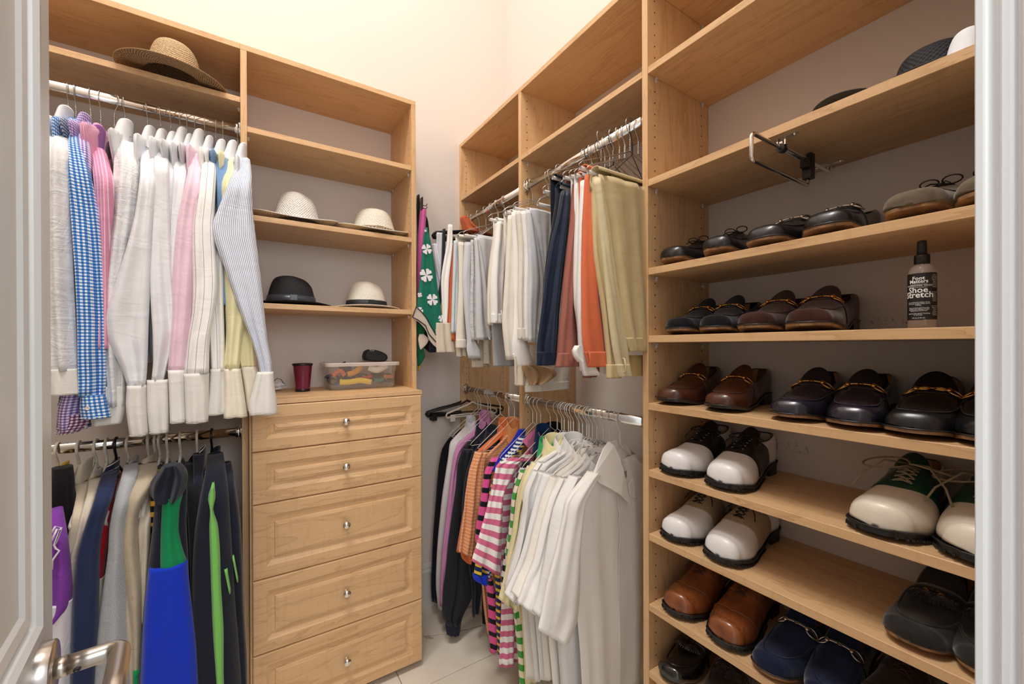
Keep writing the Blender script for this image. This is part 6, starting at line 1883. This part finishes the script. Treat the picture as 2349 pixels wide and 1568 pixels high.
hat('white cap with grey print beside the door casing', (1.010, 0.158, SH['B']+0.004), fab('white_cap', rgb(232, 236, 242)), fab('white_cap', None), None, 0.05, 0.030, 0.045, 0.055, 0.032, pinch=0, taper=0.8, curl=0)

# ================================================================ small things on the counter board
zc = hL4
c = un(692, 888, 'z', zc)
cx, cyy = 0.187, 1.80
t = thing('cup', 'dark red plastic cup with a black rim', 'cup', (cx, cyy, zc))
MAROON = plain('maroon_plastic', rgb(112, 22, 62), 0.25, coat=0.3)
mb = MB(); mb.lathe([(0.0001, 0.0), (0.024, 0.0), (0.0248, 0.003), (0.029, 0.050), (0.0345, 0.104), (0.0362, 0.106), (0.0362, 0.108), (0.0335, 0.108), (0.0280, 0.050), (0.0235, 0.006), (0.0001, 0.006)], (cx, cyy, zc+0.0005), 40)
mb.build('cup_body', MAROON, t)
mb = MB(); mb.lathe([(0.0350, 0.101), (0.0365, 0.103), (0.0370, 0.108), (0.0340, 0.1095), (0.0335, 0.107)], (cx, cyy, zc+0.0005), 40); mb.build('rim', M_BLACKP, t)
mb = MB(); mb.lathe([(0.0249, 0.000), (0.0262, 0.001), (0.0268, 0.009), (0.0258, 0.010)], (cx, cyy, zc+0.0005), 40); mb.build('base_ring', M_BLACKP, t)
# clear box
bx0, bx1, by0, by1, bz0, bz1 = 0.272, 0.542, 1.735, 1.90, zc+0.0005, zc+0.110
m, nt, b = newmat('frosted_clear_plastic'); b.inputs['Base Color'].default_value = (0.94, 0.93, 0.92, 1); b.inputs['Roughness'].default_value = 0.12; b.inputs['Alpha'].default_value = 0.20
M_BOX = m
m, nt, b = newmat('cloudy_lid_plastic'); b.inputs['Base Color'].default_value = rgb(226, 216, 208); b.inputs['Roughness'].default_value = 0.25; b.inputs['Alpha'].default_value = 0.72
M_LID = m
t = thing('storage_box', 'clear plastic storage box with lid, full of coloured ties and ribbons', 'box', ((bx0+bx1)/2, (by0+by1)/2, zc))
mb = MB()
def rrect(x0, x1, y0, y1, z, r=0.02, n=5):
    out = []
    for cx_, cy_, a0 in ((x1-r, y1-r, 0), (x0+r, y1-r, 90), (x0+r, y0+r, 180), (x1-r, y0+r, 270)):
        for k in range(n+1):
            a = math.radians(a0+90*k/n); out.append((cx_+r*math.cos(a), cy_+r*math.sin(a), z))
    return out
R_ = [rrect(bx0+.02, bx1-.02, by0+.02, by1-.02, bz0), rrect(bx0+.010, bx1-.010, by0+.010, by1-.010, bz0+.004), rrect(bx0+.006, bx1-.006, by0+.006, by1-.006, bz0+.012), rrect(bx0+0.004, bx1-.004, by0+.004, by1-.004, bz0+.070), rrect(bx0+0.001, bx1-0.001, by0+.001, by1-.001, bz0+.071), rrect(bx0, bx1, by0, by1, bz1-.010)]
mb.grid(np.array(R_), True); k = len(R_[0]); mb.f.append(list(range(k))[::-1]); mb.m.append(0); mb.sm.append(False)
mb.build('box_shell', M_BOX, t)
mb = MB()
R_ = [rrect(bx0-.012, bx1+.012, by0-.012, by1+.012, bz1-.014, .026), rrect(bx0-.013, bx1+.013, by0-.013, by1+.013, bz1-.003, .026), rrect(bx0-.009, bx1+.009, by0-.009, by1+.009, bz1, .026), rrect(bx0+.01, bx1-.01, by0+.01, by1-.01, bz1, .02), rrect(bx0+.014, bx1-.014, by0+.014, by1-.014, bz1-.004, .02)]
mb.grid(np.array(R_), True, smooth=False); mb.f.append([mb.n-k+i for i in range(k)]); mb.m.append(0); mb.sm.append(False)
mb.build('lid', M_LID, t)
def ribbon(name, label, pts, wid, mat, cat='ribbon'):
    P = crom([np.r_[np.array(p, float), 0, 0, 0] for p in pts], 16)[:, :3]
    t = thing(name, label, cat, tuple(P[0]))
    rows, uv = [], []
    for i in range(16):
        a = P[max(0, i-1)]; b_ = P[min(15, i+1)]; d = b_-a; d /= np.linalg.norm(d)+1e-9
        s_ = np.cross(d, NY); s_ /= np.linalg.norm(s_)+1e-9
        rows.append([P[i]-s_*wid/2, P[i]+s_*wid/2]); uv.append([(0, i*.01), (wid, i*.01)])
    mb = MB(); mb.grid(np.array(rows), False, False, 0, uv); o = mb.build('strip', mat, t)
    md = o.modifiers.new('t', 'SOLIDIFY'); md.thickness = 0.0016
bq = lambda u, v, y=1.765: un(u, v, 'y', y)
fr = lambda n_, c_: fab(n_, rgb(*c_), wr=0.2)
ribbon('ribbon', 'yellow ribbon along the bottom of the clear storage box', [bq(779, 876, 1.752), bq(800, 876, 1.752), bq(825, 872, 1.752), bq(852, 876, 1.752)], 0.022, fr('yellow_ribbon', (232, 200, 60)))
ribbon('ribbon', 'orange yellow ribbon curling down from the lid of the clear box', [bq(826, 832, 1.77), bq(824, 845, 1.768), bq(810, 855, 1.765), bq(797, 858, 1.762)], 0.022, fr('amber_ribbon', (226, 158, 44)))
ribbon('ribbon', 'coral orange ribbon at the left in the clear box', [bq(764, 862, 1.757), bq(773, 852, 1.76), bq(782, 850, 1.76), bq(790, 862, 1.76)], 0.016, fr('coral_ribbon', (216, 108, 66)))
ribbon('paper', 'white triangular paper in the clear box', [bq(846, 842, 1.758), bq(864, 848, 1.758), bq(888, 836, 1.758)], 0.026, fr('white_paper', (232, 224, 212)), 'paper')
ribbon('ribbon', 'black ribbon roll at the top of the clear box', [bq(783, 832, 1.78), bq(790, 845, 1.78), bq(806, 842, 1.78)], 0.032, fr('black_ribbon_cloth', (40, 42, 44)))
ribbon('ribbon', 'red ribbon at the middle bottom of the clear box', [bq(820, 870, 1.762), bq(838, 866, 1.762), bq(852, 862, 1.762)], 0.014, fr('red_ribbon', (190, 44, 44)))
ribbon('ribbon', 'orange brown ribbon at the right end of the clear box', [bq(880, 864, 1.765), bq(893, 863, 1.765), bq(902, 864, 1.765)], 0.016, fr('rust_ribbon', (176, 100, 56)))
ribbon('ribbon', 'teal ribbon at the right bottom of the clear box', [bq(858, 872, 1.76), bq(872, 872, 1.76), bq(880, 868, 1.76)], 0.014, fr('teal_ribbon', (30, 110, 96)))
for i, (x_, w_, c_, l_) in enumerate([(0.30, .030, (34, 44, 84), 'navy printed tie rolled at the left in the clear box'), (0.36, .036, (30, 34, 52), 'dark tie rolled left of the centre in the clear box'), (0.42, .036, (36, 44, 70), 'dark blue tie rolled at the centre of the clear box'), (0.48, .034, (40, 40, 50), 'charcoal tie rolled right of the centre in the clear box'), (0.515, .022, (84, 66, 56), 'brown tie rolled at the right in the clear box')]):
    t = thing('rolled_tie', l_, 'tie', (x_, 1.81, zc+0.01))
    mb = MB()
    sp = [(x_+0.030*math.cos(a)*(0.35+a/14), 1.80, zc+0.036+0.026*math.sin(a)*(0.35+a/14)) for a in np.linspace(0, 9, 40)]
    P = np.array([[(p[0], 1.772, p[2]), (p[0], 1.86, p[2])] for p in sp]); mb.grid(P, False, False, 0, [[(k*.01, 0), (k*.01, .1)] for k in range(40)])
    o = mb.build('roll', fr('tie_%d' % i, c_), t); md = o.modifiers.new('t', 'SOLIDIFY'); md.thickness = 0.002
# black zipped case on the lid
t = thing('case', 'small black zipped case with a silver oval badge on the box lid', 'case', (0.467, 1.80, bz1))
mb = MB(); P = []
prof_ = [(836, 815), (834, 809), (838, 794), (846, 790), (860, 791), (878, 797), (887, 804), (888, 810), (884, 816), (862, 817.5)]
ctr = np.array([un(u, v, 'y', 1.79) for u, v in prof_]); ctr[:, 2] += bz1+0.001-ctr[:, 2].min()
cm = ctr.mean(0)
for k_, (d, s_) in enumerate([(-0.030, .80), (-0.027, .93), (-0.018, 1.0), (0.018, 1.0), (0.027, .93), (0.030, .8)]):
    q = cm+(ctr-cm)*np.array((s_, 1, s_)); q[:, 1] = 1.80+d
    q = crom([np.r_[a_, 0, 0, 0] for a_ in np.vstack([q, q[:1]])], 31)[:-1, :3]
    q[:, 2] = np.maximum(q[:, 2], bz1+0.0006)
    P.append(q)
mb.grid(np.array(P), True); k = 30; mb.f.append(list(range(k))); mb.m.append(0); mb.sm.append(False); mb.f.append([mb.n-k+i for i in range(k)]); mb.m.append(0); mb.sm.append(False)
mb.build('case_body', plain('black_nylon', rgb(20, 19, 20), 0.6, nscale=900, nstr=0.3), t)
mb = MB(); bc = un(853, 803, 'y', 1.768); mb.tube([bc+np.array((math.cos(a)*0.0085, 0, math.sin(a)*0.0035)) for a in np.linspace(0, 2*math.pi, 21)[:-1]], 0.0010, 6, closed=True)
mb.box(bc[0]-0.004, bc[0]+0.004, bc[1]-0.0006, bc[1]+0.0004, bc[2]-0.0008, bc[2]+0.0008)
mb.build('badge', M_SILVER, t)
mb = MB(); mb.tube([un(u, v, 'y', 1.7685) for u, v in [(846, 811), (860, 812), (876, 811)]], 0.0008, 5); mb.build('zip', WELT, t)
# crumpled tissue and eyeglass pieces beside the cup
t = thing('tissue', 'crumpled white paper packet partly behind the striped cuff', 'paper', tuple(un(643, 893, 'z', zc)))
mb = MB(); rg = random.Random(9); q0 = un(640, 896, 'z', zc)
G_ = []
for i in range(9):
    row = []
    for j in range(13):
        a = j/12*2*math.pi; f = i/8
        r_ = 0.030*math.sin(f*math.pi)**.6*(1+rg.uniform(-.22, .22))
        row.append((q0[0]-0.01+r_*math.cos(a)*1.25, q0[1]+0.02+r_*math.sin(a)*.8, zc+0.001+0.034*(1-math.cos(f*math.pi))/2*(1+rg.uniform(-.15, .15))))
    row[-1] = row[0]; G_.append(row)
mb.grid(np.array(G_), smooth=False); mb.build('packet', plain('white_paper_glossy', rgb(226, 228, 232), 0.35), t)
mb = MB(); mb.tube([un(u, v, 'y', 1.72) for u, v in [(628, 874), (636, 867), (645, 870), (650, 878), (654, 880)]], 0.0012, 6); mb.build('wire_frame', M_BLACKP, t)

# ================================================================ shoe stretch spray bottle
bc = np.array((0.985, un(2115, 750, 'x', 0.985)[1], SH['D']))
k_ = 1.0
zt_ = un(2114, 553, 'x', 0.985)[2]-SH['D']
t = thing('spray_bottle', 'clear spray bottle with a black label and black pump on the eye-level shelf', 'bottle', tuple(bc))
wpx = (2149-2080)/2
yl, yr_ = un(2080, 700, 'x', 0.985)[1], un(2149, 700, 'x', 0.985)[1]
R0 = abs(yl-yr_)/2*0.95
hh_ = zt_
m, nt, b = newmat('bottle_plastic'); b.inputs['Base Color'].default_value = (0.62, 0.52, 0.45, 1); b.inputs['Roughness'].default_value = 0.06; b.inputs['Alpha'].default_value = 0.28
M_BOT = m
bc_ = bc+ZV*0.0005
mb = MB(); mb.lathe([(0.0001, 0.0), (R0*.9, 0), (R0, 0.003), (R0, hh_*.61), (R0*.96, hh_*.655), (R0*.80, hh_*.70), (R0*.52, hh_*.725), (R0*.42, hh_*.74), (R0*.42, hh_*.77)], bc_, 40); mb.build('bottle_body', M_BOT, t)
mb = MB(); mb.lathe([(R0*.30, hh_*.735), (R0*.56, hh_*.735), (R0*.57, hh_*.82), (R0*.54, hh_*.838), (R0*.36, hh_*.84)], bc_, 32); mb.build('collar', M_BLACKP, t)
mb = MB(); mb.lathe([(R0*.30, hh_*.835), (R0*.37, hh_*.84), (R0*.345, hh_*.99), (R0*.30, hh_), (0.0001, hh_)], bc_, 28)
dv = -bc_/np.linalg.norm(bc_); dv[2] = 0
sd_ = np.cross(ZV, dv)
q = bc_+ZV*hh_*.945+dv*R0*.34-sd_*0.001
mb.tube([q-dv*.003, q+dv*0.0018], 0.0028, 12)
mb.build('pump_head', M_BLACKP, t)
mb = MB(); mb.tube([bc_+ZV*hh_*.80, bc_+ZV*hh_*.03+sd_*0.004], 0.0022, 8); mb.build('dip_tube', M_CLEAR, t)
mb = MB(); rl = R0+0.0005
a_l = np.linspace(0, 2*math.pi, 49)
mb.grid(np.array([[bc_+np.array((rl*math.cos(a), rl*math.sin(a), z)) for a in a_l] for z in (hh_*.095, hh_*.62)]))
lb = mb.build('label', plain('black_label', rgb(26, 26, 28), 0.35), t)
ang0 = math.atan2(dv[1], dv[0])
def text_on(txt, z, size, off=0.0, bold=False, w=None, sx=1.0):
    cu = bpy.data.curves.new('lettering', 'FONT'); cu.body = txt; cu.size = size; cu.align_x = 'CENTER'; cu.resolution_u = 2
    if bold: cu.offset = size*0.018
    o = bpy.data.objects.new('tmp', cu); COL.objects.link(o)
    me = bpy.data.meshes.new_from_object(o.evaluated_get(bpy.context.evaluated_depsgraph_get()))
    bpy.data.objects.remove(o)
    bm = bmesh.new(); bm.from_mesh(me)
    for v in bm.verts:
        a = ang0+off+(v.co.x*sx)/rl
        v.co = Vector(tuple(bc_+np.array(((rl+0.0004)*math.cos(a), (rl+0.0004)*math.sin(a), z+v.co.y))))
    bm.to_mesh(me); bm.free()
    me.materials.clear(); me.materials.append(WPRINT)
    q_ = bpy.data.objects.new('lettering', me); COL.objects.link(q_); q_.parent = lb
    CH.setdefault(lb.name, []).append(q_)
WPRINT = plain('white_ink', rgb(240, 238, 234), 0.5)
A0 = -0.25
text_on('Foot', hh_*.545, 0.0085, A0, True); text_on('Matters', hh_*.508, 0.0088, A0, True, sx=0.9)
text_on('PROFESSIONAL GRADE', hh_*.470, 0.0040, A0, sx=0.85)
text_on('Shoe', hh_*.400, 0.0140, A0-0.06, True, sx=0.95); text_on('Stretch', hh_*.345, 0.0140, A0-0.0, True, sx=0.95)
for i, s in enumerate(['Use and stretch leather shoes,', 'boots and sandals while you\'re', 'walking.', '', 'Helps prevent pain from the', 'pinching and rubbing of tight', 'fitting shoes and boots.', '', 'Speed up the painful "breaking', 'in" process.']):
    if s: text_on(s, hh_*(.285-0.0158*i), 0.0028, A0, sx=0.85)
text_on('4 fl oz (118 ml)', hh_*.108, 0.0030, A0, sx=0.9)
for i in range(24):
    if i in (8, 9, 16, 17): continue
    text_on(['Always', 'test spray', 'on a hidden', 'Spray the', 'inside', 'of shoes', 'and wear', 'until dry'][i % 8], hh_*(.590-0.0195*i), 0.0026, 0.95, sx=0.9)
mb = MB()
for z in (hh_*.492, hh_*.458):
    mb.tube([bc_+np.array(((rl+.0004)*math.cos(ang0+A0+d), (rl+.0004)*math.sin(ang0+A0+d), z)) for d in np.linspace(-.62, .62, 12)], 0.00022, 4)
sub(mb, 'ruled_line', WPRINT, lb)
